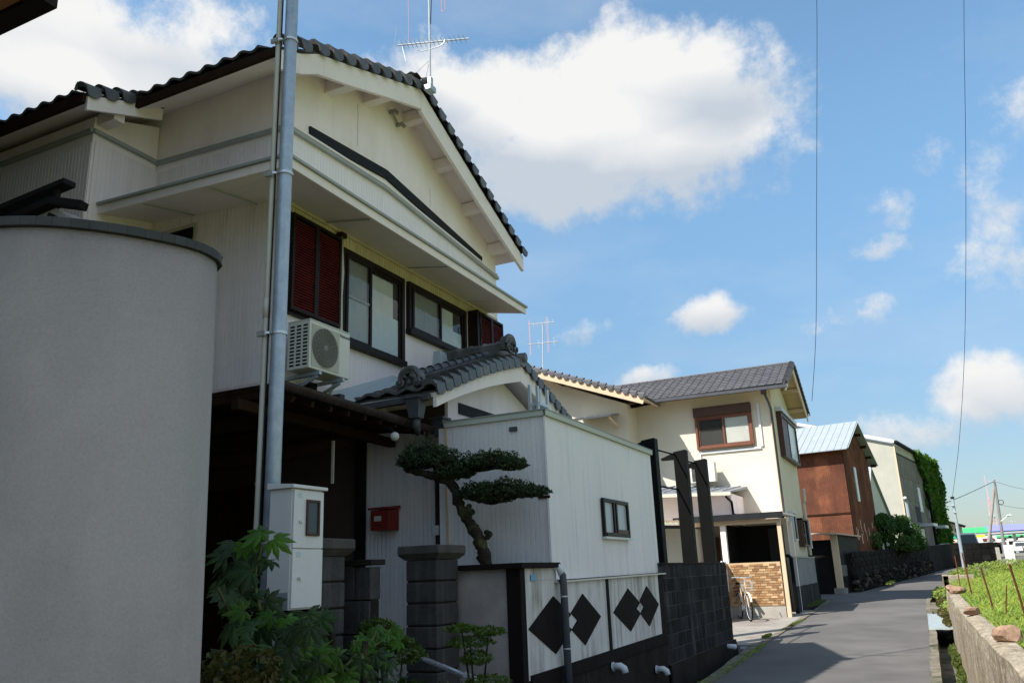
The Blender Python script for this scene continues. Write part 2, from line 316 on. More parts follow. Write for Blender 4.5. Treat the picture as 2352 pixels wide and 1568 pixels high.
m_grass=leafmat('grass_blades',(.20,.28,.06),.35,.4)
m_stem=M('green_stem',(.10,.10,.035),.7,.2,9,bump=.1)
m_glass=glass('window_glass',(.95,.97,.97),.97); m_glass2=glass('dark_glass',(.5,.55,.55),.5)
m_gold=leafmat('leaf_gold',(.085,.085,.022),.2,.4)

# ---------------- setting
def sheet(name,left,right,ys,zf,mat,kind='structure',label=None):
    """left,right: functions X(Y)"""
    mb=MB(); vs=[]; fs=[]
    for i,y in enumerate(ys):
        vs+=[(left(y),y,zf(left(y),y)),(right(y),y,zf(right(y),y))]
        if i: k=2*i; fs.append((k-2,k-1,k+1,k))
    mb.add(vs,fs); return mb.build(name,mat,kind=kind,label=label)
def interp(pts): 
    ys=[p[1] for p in pts]; xs=[p[0] for p in pts]; return lambda y: float(np.interp(y,ys,xs))
RL=interp([(-3.0,-30),(-3.0,12.4),(-3.12,16.5),(-3.0,25.4),(-3.1,33),(-2.35,35.6),(-.82,45.7),(.18,52.4),(2.2,64),(6,85),(20,140)])
RR=interp([(-.22,-30),(-.24,19),(-.32,28),(-.1,33),(.6,38),(1.75,46),(3.1,54),(5.2,66),(9.5,85),(24,140)])
YS=[-30,-10,0,5,8,10,12,13,14,15,16,17,18,19,20,22,24,26,28,30,32,34,36,38,40,43,46,49,52,56,60,64,70,78,85,100,120,140]
gr=MB(); ysg=[-60,-20,0,13,24,40,70,120,200,400,1500]; xsg=[-1500,-300,-60,-10,0,10,60,300,1500]
gr.add([(x,y,g(y)-.55) for y in ysg for x in xsg],[(r*9+c,r*9+c+1,(r+1)*9+c+1,(r+1)*9+c) for r in range(len(ysg)-1) for c in range(8)])
gr.build('ground',m_ground,kind='structure')
# road as crowned asphalt slab with depth
mb=MB()
for i,y in enumerate(YS):
    a,b=RL(y),RR(y); z=g(y)
    mb.v+=[(a,y,z-.5),(a,y,z),(a+.7*(b-a)/2.8*1.0,y,z+.012),((a+b)/2,y,z+.02),(b-.6,y,z+.012),(b,y,z),(b,y,z-.5)]
    if i:
        k=7*i
        for j in range(6): mb.f.append((k-7+j,k+j,k+j+1,k-6+j))
mb.build('road',m_asph,kind='structure')
# left kerb and ditch
def strip(name,x0,x1,ys,z0,z1,mat,wob=.0,kind='structure',label=None):
    mb=MB()
    for i,y in enumerate(ys):
        a=x0(y)+random.uniform(-wob,wob); b=x1(y)+random.uniform(-wob,wob); z=g(y)
        mb.v+=[(a,y,z+z0),(b,y,z+z0),(b,y,z+z1+random.uniform(-wob,wob)*.3),(a,y,z+z1+random.uniform(-wob,wob)*.3)]
        if i:
            k=4*i
            for j in range(4): mb.f.append((k-4+j,k-4+(j+1)%4,k+(j+1)%4,k+j))
    n=len(ys); mb.f+= [(3,2,1,0),(4*n-4,4*n-3,4*n-2,4*n-1)]
    return mb.build(name,mat,kind=kind,label=label)
yl=list(np.arange(-6,17.01,.5))
strip('kerb_left',lambda y:RL(y)-.16,lambda y:RL(y)-.003,yl,-.53,.035,m_kerb,.012)
strip('ditch_bed_left',lambda y:-3.62,lambda y:RL(y)-.163,yl,-.54,-.42,m_water)
yr=list(np.arange(-6,34.01,.5))
strip('kerb_right',lambda y:RR(y)+.003,lambda y:RR(y)+.13,yr,-.53,.02,m_kerb,.008)
strip('ditch_bed_right',lambda y:RR(y)+.133,lambda y:.17,yr,-.54,-.36,m_kerb,.01)
strip('driveway_slab',lambda y:-4.93,lambda y:RL(y)-.004,[17.0,18,19,20,21,22,23,24,25.2],-.5,.012,m_slab)
strip('yard_paving',lambda y:-9.5,lambda y:-3.74,list(np.arange(2,17,1.)),-.5,.06,m_conc)
strip('side_lane',lambda y:-9,lambda y:RL(y)-.004,[30,31,32,33.3],-.5,-.004,m_asph)
strip('kerb_step',lambda y:RL(y)-.12,lambda y:RL(y)+.02,[17.2,19,21,23,25,27,29.4],-.3,.02,m_kerb,.01)
# field, sloping up to the horizon
FZ=lambda x,y: float(np.interp(y,[-20,30,50,70,120,1500],[.70,.72,.92,1.2,1.75,2.2]))
FL=interp([(.42,-20),(.42,31),(.7,34),(1.3,39),(2.4,46),(3.8,54),(5.8,66),(10,85),(25,140),(60,300)])
mb=MB(); ysf=[-20,-5,0,4,7,10,14,18,22,26,30,34,38,42,46,50,55,60,70,85,100,140,300,1400]
for i,y in enumerate(ysf):
    l=FL(y)
    for j,x in enumerate([l,l+1,l+3,l+8,l+25,l+80,l+600]): 
        mb.v.append((x,y,FZ(x,y)+(.04*math.sin(x*3+y) if j else 0)))
    if i:
        for j in range(6): k=7*i+j; mb.f.append((k-7,k-6,k+1,k))
m_field=M('field_soil',(.15,.20,.055),.95,.4,1.5,bump=.8,bscale=25,fine=.35,col2=(.28,.25,.10),mixscale=.5)
mb.build('field',m_field,kind='structure')
# ---------------- kawara tile meshes
def kawara(w=.27,L=.30,h=.032,t=.022,n=8):
    mb=MB(); P=[]
    for i in range(n+1):
        s=i/n; P.append((s*w, h*(.5+.5*math.cos(2*math.pi*(s-.12)))*(1.25 if s<.45 or s>.8 else 1)))
    for (v,dz) in ((0,t),(L,.0)):
        mb.v+=[(x,v,z+dz) for x,z in P]
    mb.v+=[(x,0,z-.008) for x,z in P]
    m=n+1
    for i in range(n): mb.f+=[(i,i+1,m+i+1,m+i),(2*m+i,2*m+i+1,i+1,i)]
    mb.f.append((0,m,2*m)); mb.f.append((n,2*m+n,m+n)); 
    return mb
TILE=kawara().mesh('roof_tile',m_tile,smooth=True)
FT=MB().hexa([(0,0,0),(.245,0,0),(.245,.27,-.012),(0,.27,-.012),(.004,0,.028),(.241,0,.028),(.241,.27,.006),(.004,.27,.006)])
FT.hexa([(.0,-.002,.027),(.045,-.002,.027),(.045,.27,.005),(.0,.27,.005),(.006,-.002,.045),(.039,-.002,.045),(.039,.27,.022),(.006,.27,.022)])
FTILE=FT.mesh('flat_tile',m_tile2)
def verge_mesh(name,mat,L=.28,w=.17,drop=.10):
    # tile over the gable edge: rounded roll on top, pointed flap hanging down on the outside (+x)
    mb=MB(); n=8; prof=[]
    for i in range(n+1):
        a=math.pi*(1-i/n); prof.append((.5*w+.5*w*math.cos(a),.055*math.sin(a)+.02))
    m=n+1
    mb.v+=[(x,0,z*1.15+.03) for x,z in prof]+[(x,L,z*.8-.012) for x,z in prof]+[(x,0,z-.02) for x,z in prof]
    for i in range(n): mb.f+=[(i,i+1,m+i+1,m+i),(2*m+i,2*m+i+1,i+1,i)]
    # flap
    poly=[(w,.0,.05),(w,.0,-drop*.55),(w,L*.12,-drop*.85),(w,L*.36,-drop),(w,L*.56,-drop*.8),(w,L*.66,-drop*.45),(w,L*.66,.03)]
    mb.prism(poly,(.022,0,0)); return mb.mesh(name,mat)
VERGE=verge_mesh('verge_tile',m_tile)
VERGE2=verge_mesh('verge_tile_flat',m_tile2,.27,.13,.09)
def tiles(parent,me,o,u,v,nu,nv_,du,dv,name='roof_tile',skip=None,jit=.004):
    u=Vector(u).normalized(); v=Vector(v).normalized(); n=u.cross(v)
    if n.z<0: n=-n
    c=0
    for j in range(nv_):
        for i in range(nu):
            if skip and skip(i,j): continue
            p=Vector(o)+u*(du*i)+v*(dv*j)+n*random.uniform(0,jit)
            q=link(name,me,None,frameM(p,u,(v+n*random.uniform(-.012,.012)),n),parent); c+=1
    return c
def eave_ornament(parent,p,s=1.,face=(0,-1,0),name='ridge_end_tile'):
    # onigawara: squat domed plate with a brow, two volutes and a hollow centre, facing 'face'
    f=Vector(face).normalized(); r=Vector((0,0,1)).cross(f); r.normalize(); up=Vector((0,0,1)); p=Vector(p)
    mb=MB(); T=lambda a,b,c: p+r*a*s+f*b*s+up*c*s
    n=12
    mb.prism([T(.165*math.cos(math.pi*i/n),-.05,.03+.15*math.sin(math.pi*i/n)) for i in range(n+1)]+[T(-.15,-.05,-.05),T(.15,-.05,-.05)],tuple(f*.07*s))
    mb.tube([T(.135*math.cos(math.pi*i/n),.035,.035+.125*math.sin(math.pi*i/n)) for i in range(n+1)],[.03*s+.016*s*math.sin(math.pi*i/n) for i in range(n+1)],8)
    mb.tube([T(.09*math.cos(math.pi*i/n),.06,.03+.085*math.sin(math.pi*i/n)) for i in range(n+1)],.016*s,6)
    for sx in (-1,1):
        c=(sx*.125,.05,-.005)
        mb.tube([T(c[0]+sx*(.052*(1-t/14))*math.cos(2.2+t*.8),c[1]+.004*t,c[2]+(.052*(1-t/14))*math.sin(2.2+t*.8)) for t in range(12)],[.022*s*(1-i*.04) for i in range(12)],7)
        mb.ball(T(c[0],c[1]+.03,c[2]),.022*s,7,5)
        mb.tube([T(sx*.015,.06,.045),T(sx*.045,.085,.07),T(sx*.075,.075,.055),T(sx*.085,.06,.02)],[.008*s,.018*s,.016*s,.007*s],6)
    mb.ball(T(0,.05,.0),.03*s,8,6,(1,1,1.3)); mb.box(*[v for ab in zip(T(-.06,-.04,-.07),T(.06,.05,-.04)) for v in ab])
    return mb.build(name,m_tile,parent,smooth=False)
def louvre(parent,name,x,y0,y1,z0,z1,pitch=.032):
    # red louvred shutter on a street wall (plane x), its slats as sub-parts
    fr=MB(); w=.035
    fr.box(x-.03,x+.02,y0,y0+w,z0,z1); fr.box(x-.03,x+.02,y1-w,y1,z0,z1); fr.box(x-.03,x+.02,y0+w,y1-w,z0,z0+w); fr.box(x-.03,x+.02,y0+w,y1-w,z1-w,z1); fr.box(x-.045,x-.032,y0+.01,y1-.01,z0+.01,z1-.01)
    f=fr.build(name,m_brown,parent)
    sl=MB().hexa([(0,0,0),(.010,0,0),(.010,1,0),(0,1,0),(-.016,0,pitch*.80),(-.010,0,pitch*.84),(-.010,1,pitch*.84),(-.016,1,pitch*.80)]).mesh('slat',m_redslat)
    n=int((z1-z0-2*w)/pitch)
    for i in range(n):
        link('slat',sl,None,frameM((x+.004,y0+w,z0+w+i*pitch),(1,0,0),(0,y1-y0-2*w,0),(0,0,1)),f)
    return f
def curtain(parent,name,x,y0,y1,z0,z1,amp=.02,mat=None,waves=None,axis='y'):
    mb=MB(); n=int((y1-y0)/.022); 
    for i in range(n+1):
        u=y0+(y1-y0)*i/n; o=amp*math.sin(u*61+math.sin(u*17)*1.8); 
        for z in (z0,z1):
            oo=o*(1.0 if z==z0 else .5)
            mb.v.append((x+oo,u,z) if axis=='y' else (u,x+oo,z))
        if i: k=2*i; mb.f.append((k-2,k,k+1,k-1))
    return mb.build(name,mat or m_curt,parent,smooth=True)
def window_street(parent,y0,y1,z0,z1,x,mid,half=True,fw=.07,sashw=.04,depth=.09,frame=None,lower=None,flip=False):
    """sliding window on a wall facing +X: frame part with sashes, panes and curtain below it"""
    frame=frame or m_brown; mb=MB()
    mb.box(x-.06,x+depth,y0,y0+fw,z0,z1).box(x-.06,x+depth,y1-fw,y1,z0,z1).box(x-.06,x+depth,y0+fw,y1-fw,z1-fw,z1).box(x-.06,x+depth+.03,y0-.01,y1+.01,z0,z0+fw)
    f=mb.build('window',frame,parent,bev=.004)
    for (a,b,xx) in ((y0+fw,mid+sashw/2,x+.045),(mid-sashw/2,y1-fw,x+.005)):
        s=MB(); s.box(xx,xx+.03,a,a+sashw,z0+fw,z1-fw).box(xx,xx+.03,b-sashw,b,z0+fw,z1-fw).box(xx,xx+.03,a+sashw,b-sashw,z1-fw-sashw,z1-fw).box(xx,xx+.03,a+sashw,b-sashw,z0+fw,z0+fw+sashw)
        s.build('sash',frame,f)
        B(xx+.012,xx+.017,a+sashw,b-sashw,z0+fw+sashw,z1-fw-sashw).build('pane',m_glass,f)
    return f
# ================= MAIN HOUSE
H=thing('gabled_house','cream two-storey house with tiled gable and red louvred shutters behind the galvanised pole','house',(-7,8,0))
XW=-6.0; YL=6.7; YR=12.05; AY=8.97; AZ_=8.28
# masonry body (upper storey) : gable prism
body=MB().prism([(XW,YL,3.65),(XW,YR,3.65),(XW,YR,7.02),(XW,AY,8.31),(XW,YL,7.50)],(-6.5,0,0)); body.build('wall',m_stucco,H)
B(-12.5,-8.13,5.77,6.69,.06,7.0).build('wall',m_stucco,H,label='projecting wing wall')
MB().prism([(-8.131,5.77,7.0),(-8.131,6.69,7.0),(-8.131,6.69,7.32),(-8.131,5.77,6.98+.02)],(-4.3,0,0)).build('wall',m_stucco,H)
# ground floor walls: set back behind a porch
B(-12.5,-5.12,8.72,12.0,.06,3.64).build('ground_floor_wall',m_browall,H); B(-5.119,-4.92,8.72,8.8,.06,3.3).build('ground_floor_wall',m_shed,H)
B(-9.4,-9.2,6.75,8.7,.06,3.6).build('ground_floor_wall',m_black,H)
PL06=plank_mesh('siding_plank',m_siding,.06); PLS=plank_mesh('siding_plank',m_siding,.06,.0022,.005); PL06Y=plank_mesh('siding_plank_yellowed',m_sidlow,.06)
# siding: lower left face, wing street face, bands
planks(H,PL06,(-9.2,YL-.002),(1,0),(0,-1),3.2,3.67,lambda u:5.99-.05*max(0,u-1.1),.06)
planks(H,PLS,(-8.12,YL),(0,-1),(1,0),.90,3.6,6.70,.06)
planks(H,PL06,(-8.10,YL-.002),(1,0),(0,-1),2.1,6.0,6.66,.06)
planks(H,PL06,(-12.1,5.768),(1,0),(0,-1),3.96,3.6,6.66,.06)
planks(H,PLS,(XW+.002,YR),(0,-1),(1,0),5.34,5.82,lambda u: (6.52+.07*u if u<3.35 else 6.755-.035*(u-3.35)),.06)
planks(H,PL06Y,(XW+.002,YR),(0,-1),(1,0),5.34,5.50,5.77,.06)
planks(H,PLS,(XW+.001,YR),(0,-1),(1,0),5.34,3.62,4.36,.06)
B(XW+.001,XW+.012,YL+.0,YL+.06,4.3,5.66).build('corner_strip',m_stucco,H)
# trims
def tr(a,b,w=.05,h=.045,mat=m_trim,name='moulding'): return MB().bar(a,b,w,h).build(name,mat,H)
tr((XW+.03,YR+.02,6.50),(XW+.03,8.68,6.765)); tr((XW+.03,8.68,6.765),(XW+.03,6.66,6.69))
tr((XW+.02,YR+.02,6.565),(XW+.02,8.68,6.83),.03,.03,m_barge); tr((XW+.02,8.68,6.83),(XW+.02,6.66,6.755),.03,.03,m_barge)
tr((XW+.02,YL-.03,6.70),(-8.12,YL-.03,6.79)); tr((-8.10,YL,6.80),(-8.10,5.75,6.80)); tr((-8.11,5.74,6.80),(-12.2,5.74,6.80))
tr((XW+.015,11.5,6.64),(XW+.015,8.71,6.99),.03,.14,m_dktrim,'dark_band'); tr((XW+.015,8.71,6.99),(XW+.015,7.08,6.84),.03,.14,m_dktrim,'dark_band')
# hairline cracks
mbk=MB(); 
for (y,z0,z1) in ((8.05,7.12,7.75),(9.9,6.98,7.3)):
    pts=[(XW+.002,y+random.uniform(-.012,.012),z0+(z1-z0)*i/9) for i in range(10)]; mbk.tube(pts,.0022,4)
mbk.build('crack',M('crack_line',(.3,.28,.24),.9,.1,3,bump=0),H)
# canopy around first-floor level
cz=5.72
can=MB().hexa([(XW,6.70,5.79),(-5.3,5.95,cz-.05),(-5.3,11.62,cz-.09),(XW,11.62,5.76),(XW,6.70,5.87),(-5.3,5.95,cz+.03),(-5.3,11.62,cz-.01),(XW,11.62,5.84)])
can.hexa([(-8.12,5.95,cz+.09),(-5.301,5.95,cz-.05),(XW-.002,YL-.003,5.79),(-8.12,YL-.003,5.98),(-8.12,5.95,cz+.17),(-5.301,5.95,cz+.03),(XW-.002,YL-.003,5.87),(-8.12,YL-.003,6.05)])
can.build('canopy',m_soffit,H)
fz=lambda x: cz+(-5.3-x)*.045
MB().bar((-5.29,5.93,cz),(-5.29,11.64,cz-.05),.03,.10).build('canopy_fascia',m_barge,H)
MB().bar((-5.28,5.935,cz),(-8.15,5.935,cz+.13),.03,.10).build('canopy_fascia',m_barge,H)
MB().bar((-5.275,5.9,cz+.068),(-5.275,11.66,cz+.018),.06,.03).build('canopy_flashing',m_trim,H)
MB().bar((-5.245,5.92,cz+.068),(-8.17,5.92,cz+.198),.06,.03).build('canopy_flashing',m_trim,H)
for y in (7.4,9.2,10.9): MB().bar((-5.98,y,5.765),(-5.31,y,cz-.07),.008,.02).build('soffit_joint',m_trim,H)
for x in (-6.4,-7.4): MB().bar((x,5.96,cz-.055-(x+5.3)*.05),(x,6.69,5.79-(x+6)*.09-.005),.008,.02).build('soffit_joint',m_trim,H)
tr((XW+.02,YL+.02,5.76),(XW+.02,11.6,5.735),.04,.035,m_sidlow,'ledge')
# windows and shutters
louvre(H,'louvred_shutter',-5.9,6.74,7.17,4.47,5.62); louvre(H,'louvred_shutter',-5.9,7.17,7.62,4.47,5.62)
B(XW-.01,-5.935,6.73,7.63,4.44,5.64).build('shutter_box',m_brown,H)
w1=window_street(H,7.72,9.11,4.31,5.56,XW,8.30,depth=.06)
w2=window_street(H,9.22,10.86,4.81,5.57,XW,10.05,depth=.06)
B(XW+.001,XW+.003,7.78,9.06,4.36,5.5).build('room_shade_panel',M('painted_room_shade',(.05,.045,.04),.9,bump=0),w1)  # dark panel on the wall paints the unlit room behind the glass
curtain(w1,'curtain',XW+.025,7.79,8.30,4.37,5.5,.006,m_screen); curtain(w1,'curtain',XW+.009,8.32,8.88,4.37,5.42,.0045)
B(XW+.0145,XW+.0155,8.34,9.02,4.40,4.93).build('frosted_film',m_frost,w1); B(XW+.042,XW+.044,7.80,8.28,4.40,4.93).build('frosted_film',M('frosted_grey',(.33,.34,.32),.3,.05,2,bump=0),w1)
B(XW+.001,XW+.003,9.28,10.8,4.86,5.5).build('room_shade_panel',MATS['painted_room_shade'],w2)  # same painted room shade behind the second window
curtain(w2,'curtain',XW+.025,9.3,10.06,4.88,5.5,.006,m_screen); curtain(w2,'curtain',XW+.009,10.08,10.5,4.9,5.45,.0045)
B(XW+.0145,XW+.0155,10.1,10.8,4.9,5.16).build('frosted_film',m_frost,w2)
B(XW+.0,-5.82,10.99,11.06,4.83,5.62).build('shutter_box',m_brown,H); B(XW+.0,-5.86,11.062,11.9,4.80,5.62).build('shutter_box',m_brown,H)
louvre(H,'louvred_shutter',-5.83,11.07,11.48,4.83,5.6); louvre(H,'louvred_shutter',-5.83,11.48,11.88,4.83,5.6)
MB().tube([(-5.80,11.02,5.15),(-5.77,11.02,5.15),(-5.77,11.02,5.38),(-5.80,11.02,5.38)],.008,6).build('handle',m_brown,H)
B(XW+.05,XW+.062,7.80,8.28,4.935,4.965).build('screen_bar',m_trim,w1)
# wrapped pipe between shutter and window
MB().tube([(-5.95,7.68,5.67),(-5.93,7.69,5.2),(-5.94,7.68,4.9),(-5.94,7.69,4.5),(-5.9,7.66,4.28)],.028,10).build('wrapped_pipe',m_pvc,H,smooth=True)
B(XW+.001,-5.90,7.64,7.74,5.66,5.72).build('pipe_cap',m_woodd,H)
# small window of the left face, half hidden by the stucco wall
lw=B(-8.05,-7.33,YL-.03,YL-.01,4.6,5.80).build('window',m_pvc,H); B(-8.02,-7.37,YL-.05,YL-.032,4.63,5.74).build('pane',m_black,lw)
# gable vent fittings
vt=MB().tube([(-5.99,8.80,8.02),(-5.90,8.80,8.02),(-5.87,8.82,7.97)],.03,8).tube([(-5.99,8.98,7.90),(-5.90,8.98,7.90),(-5.87,9.0,7.85)],.03,8).bar((-5.96,8.8,8.02),(-5.96,8.98,7.9),.02,.02); vt.build('electrical_inlet',M('vent_grey',(.28,.26,.22),.6,bump=0),H)
# roof
XB=-5.6
eL=(6.08,7.17); eR=(12.26,6.83); ap=(AY,8.30)
def slope(x0,x1,e,a,t,mat,name):
    mb=MB(); mb.prism([(x0,e[0],e[1]),(x0,a[0],a[1]),(x0,a[0],a[1]+t),(x0,e[0],e[1]+t)],(x1-x0,0,0)); return mb.build(name,mat,H)
kn=(6.70,7.50)
slope(-12.5,XB-.03,eL,kn,.07,m_soffit,'roof_deck'); slope(-12.5,XB-.03,kn,ap,.07,m_soffit,'roof_deck'); slope(-12.5,XB-.03,eR,ap,.07,m_soffit,'roof_deck')
R=slope(-12.5,XB+.0,(eL[0]-.02,eL[1]+.075),(kn[0],kn[1]+.075),.03,m_tile,'roof'); RU=slope(-12.5,XB+.0,(kn[0],kn[1]+.075),(ap[0],ap[1]+.075),.03,m_tile,'roof'); R2=slope(-12.5,XB,(eR[0]+.02,eR[1]+.075),(ap[0],ap[1]+.075),.03,m_tile,'roof')
# barge boards
def barge(parent,x,pts,h,t,mat,name='barge_board'):
    # pts: (y,ztop) along curve; h: heights
    mb=MB(); n=len(pts); 
    for i,(y,z) in enumerate(pts):
        hh=h[i] if isinstance(h,(list,tuple)) else h
        mb.v+=[(x,y,z-hh),(x,y,z),(x-t,y,z),(x-t,y,z-hh)]
        if i:
            k=4*i
            for j in range(4): mb.f.append((k-4+j,k-4+(j+1)%4,k+(j+1)%4,k+j))
    mb.f+=[(3,2,1,0),(4*n-4,4*n-3,4*n-2,4*n-1)]
    return mb.build(name,mat,parent)
def arc(a,b,n,sag): return [(a[0]+(b[0]-a[0])*i/n,a[1]+(b[1]-a[1])*i/n-sag*math.sin(math.pi*i/n)) for i in range(n+1)]
barge(H,XB+.03,[(eL[0]-.02,eL[1]+.05),(6.4,7.37),(kn[0],kn[1]+.055),(7.4,7.79),(8.2,8.08),(AY-.003,ap[1]+.05)],[.24,.26,.27,.28,.29,.31],.05,m_barge)
barge(H,XB+.03,arc((AY+.003,ap[1]+.05),(eR[0]+.02,eR[1]+.05),8,.03),[.35-.012*i for i in range(9)],.05,m_barge)
for (y,s) in ((7.35,0),(8.15,0),(9.15,1),(10.0,1),(10.87,1),(11.75,1)):
    z=(ap[1]+(eR[1]-ap[1])*(y-AY)/(eR[0]-AY)) if s else (ap[1]+(kn[1]-ap[1])*(y-AY)/(kn[0]-AY))
    B(-6.02,XB-.02,y,y+.14,z-.20,z-.03).build('purlin',m_soffit,H,bev=.004)
# tiles of both slopes
vL=Vector((0,kn[0]-eL[0],kn[1]-eL[1])).normalized(); vU=Vector((0,AY-kn[0],ap[1]-kn[1])).normalized(); vR=Vector((0,AY-eR[0],ap[1]-eR[1])).normalized()
nL=Vector((0,-vL.z,vL.y)); nU=Vector((0,-vU.z,vU.y)); nR=Vector((0,-vR.z,vR.y)); nR=nR if nR.z>0 else -nR
LL=(Vector((0,*kn))-Vector((0,*eL))).length; LU=(Vector((0,*kn))-Vector((0,*ap))).length; LR=(Vector((0,*ap))-Vector((0,*eR))).length
tiles(R,TILE,Vector((-8.0,eL[0]-.06,eL[1]+.115)),(1,0,0),vL,8,2,.27,.275); tiles(RU,TILE,Vector((-8.0,kn[0]-.08,kn[1]+.10)),(1,0,0),vU,8,int(LU/.275)+1,.27,.275)
tiles(R2,TILE,Vector((XB-.02,eR[0]+.06,eR[1]+.115)),(-1,0,0),vR,6,int(LR/.275)+1,.27,.275)
for (o,v,n_,L,flip) in ((Vector((XB-.10,eL[0]+.02,eL[1]+.165)),vL,nL,.45,1),(Vector((XB-.10,kn[0]-.05,kn[1]+.11)),vU,nU,LU,1),(Vector((XB-.10,eR[0]+.08,eR[1]+.115)),vR,nR,LR,1)):
    par=R if v.y>0 else R2
    for i in range(int(L/.275)+1): link('verge_tile',VERGE,None,frameM(o+v*(.275*i),(1,0,0),v,n_),par)
eave_ornament(R,(XB-.12,AY-.02,ap[1]+.20),.78,(1,0,0))
MB().tube([(-12,AY,ap[1]+.22),(XB-.15,AY,ap[1]+.22)],.09,10).build('ridge_cap',m_tile,R)
MB().tube([(XB-.1,AY+.02,ap[1]+.16),(XB+.13,AY+.02,ap[1]+.14)],.085,12).build('ridge_nose',m_tile,R,smooth=True)
# wing roof: same slope carried further down
wl=(5.42,6.92)
slope(-12.6,-7.83,wl,(6.42,7.34),.06,m_soffit,'roof_deck')
WR=slope(-12.6,-7.80,(wl[0]-.02,wl[1]+.065),(6.42,7.375),.03,m_tile,'roof')
vW=Vector((0,1,.40)).normalized(); nW=Vector((0,-vW.z,vW.y))
tiles(WR,TILE,Vector((-12.3,wl[0]-.06,wl[1]+.10)),(1,0,0),vW,16,3,.27,.245)
for i in range(5): link('verge_tile',VERGE,None,frameM(Vector((-7.93,wl[0]-.06,wl[1]+.10))+vW*(.245*i),(1,0,0),vW,nW),WR)
barge(H,-7.77,[(wl[0]-.02,wl[1]+.05),(6.42,7.37)],.18,.04,m_barge)
B(-8.13,-7.83,5.8,5.94,6.90,7.04).build('purlin',m_soffit,H)
MB().tube([(-7.9,wl[0]-.09,wl[1]+.12),(-7.85,wl[0]-.11,wl[1]+.20)],[.02,.008],6).build('eave_hook',m_tile,WR)
MB().bar((-12.5,wl[0]-.04,wl[1]+.02),(-7.8,wl[0]-.04,wl[1]+.02),.05,.12).build('eave_fascia',m_woodd,H)
MB().bar((-12.5,eL[0]-.04,eL[1]+.03),(XB,eL[0]-.04,eL[1]+.03),.05,.10).build('eave_fascia',m_woodd,H)
# ---- lean-to roof with gutter over the porch
lt=MB().hexa([(-6.0,6.75,3.44),(-5.22,5.95,3.34),(-5.22,8.45,3.30),(-6.0,8.45,3.40),(-6.0,6.75,3.56),(-5.22,5.95,3.38),(-5.22,8.45,3.34),(-6.0,8.45,3.52)]).build('porch_roof',m_dktrim,H)
gt=MB()
n=8
pr=[(.06*math.cos(math.pi+math.pi*i/n),.075*math.sin(math.pi+math.pi*i/n)) for i in range(n+1)]+[(.05,0),(-.05,0)]
gt.prism([(-5.17+a,5.8,3.37+b) for a,b in pr],(0,2.92,-.06)); gt.build('gutter',m_gutter,H,smooth=False)
for y in (6.0,6.75,7.5,8.2): MB().tube([(-5.17+.055*math.cos(math.pi+math.pi*i/8),y,3.37-.022*(y-5.8)+.06*math.sin(math.pi+math.pi*i/8)) for i in range(9)],.006,5).build('gutter_strap',m_gutter,H)
for i in range(9):
    y=6.05+i*.29; MB().bar((max(-6.0,-5.25-max(0,y-5.95)),y,3.36-.0*y),(-5.21,y,3.245),.04,.055).build('rafter',M('rafter_end',(.035,.018,.011),.8,.2,5),H)
MB().bar((-5.80,5.9,3.25),(-5.80,8.6,3.2),.09,.10).build('porch_beam',m_woodd,H)
MB().bar((-9.2,7.3,3.42),(-6.0,7.3,3.38),.12,.16).build('porch_beam',m_woodd,H)
MB().bar((-8.9,6.78,3.58),(-5.9,6.78,3.55),.10,.10).build('porch_beam',m_woodd,H)
cb=MB(); cb.tube([(-9.0,7.9,3.25),(-8.2,7.8,3.12),(-7.5,7.75,3.05),(-6.7,7.8,3.1),(-6.0,7.9,3.2)],[.10,.12,.11,.12,.1],8); cb.build('porch_beam',m_woodd,H,smooth=True)
B(-9.2,-6.01,6.72,8.7,3.60,3.645).build('porch_ceiling',m_woodd,H)
# entrance: brown plaster, lattice door, siding
B(-6.40,-6.29,8.64,8.72,.06,3.4).build('door_post',m_black,H)
for i in range(24):
    B(-8.95+i*.045,-8.93+i*.045,8.66,8.69,.1,2.75).build('lattice_bar',m_woodd,H)
B(-9.0,-7.85,8.65,8.70,2.76,2.84).build('lattice_rail',m_woodd,H)
for (x,c) in ((-8.05,m_label),(-7.98,m_red)): B(x,x+.05,8.63,8.65,2.86,2.91).build('door_tag',c,H)
PLsh=plank_mesh('wall_plank',m_shed,.06)
planks(H,PLsh,(-6.27,8.715),(1,0),(0,-1),1.37,.06,3.36,.06,name='wall_plank')
MB().bar((-5.86,7.5,3.1),(-5.86,7.5,2.62),.02,.03).build('hanging_rod',m_pvc,H)
lp=MB().ball((-5.03,7.5,3.06),.05,10,8); lp.build('porch_lamp',m_label,H,smooth=True); MB().tube([(-5.03,7.5,3.10),(-5.12,7.56,3.16),(-5.3,7.6,3.2)],.018,6).build('lamp_arm',m_black,H)
# downspout with rain hopper
MB().tube([(-5.17,8.42,3.30),(-5.17,8.42,3.1),(-5.17,8.50,3.02),(-5.17,8.62,2.9),(-5.17,8.62,.1)],.032,10).build('downspout',m_gutter,H,smooth=True)
B(-5.21,-5.13,8.57,8.585,2.05,2.16).build('downspout_label',m_white,H)
def hopper(y,x,z,s=1.):
    mb=MB(); a=.085*s; b=.055*s
    mb.hexa([(x-b,y-b,z-.2*s),(x+b,y-b,z-.2*s),(x+b,y+b,z-.2*s),(x-b,y+b,z-.2*s),(x-a,y-a,z),(x+a,y-a,z),(x+a,y+a,z),(x-a,y+a,z)])
    mb.box(x-a*1.2,x+a*1.2,y-a*1.2,y+a*1.2,z+.001,z+.03*s); return mb.build('rain_hopper',m_grpvc,H,bev=.005)
hopper(8.55,-5.08,3.40,1.0)
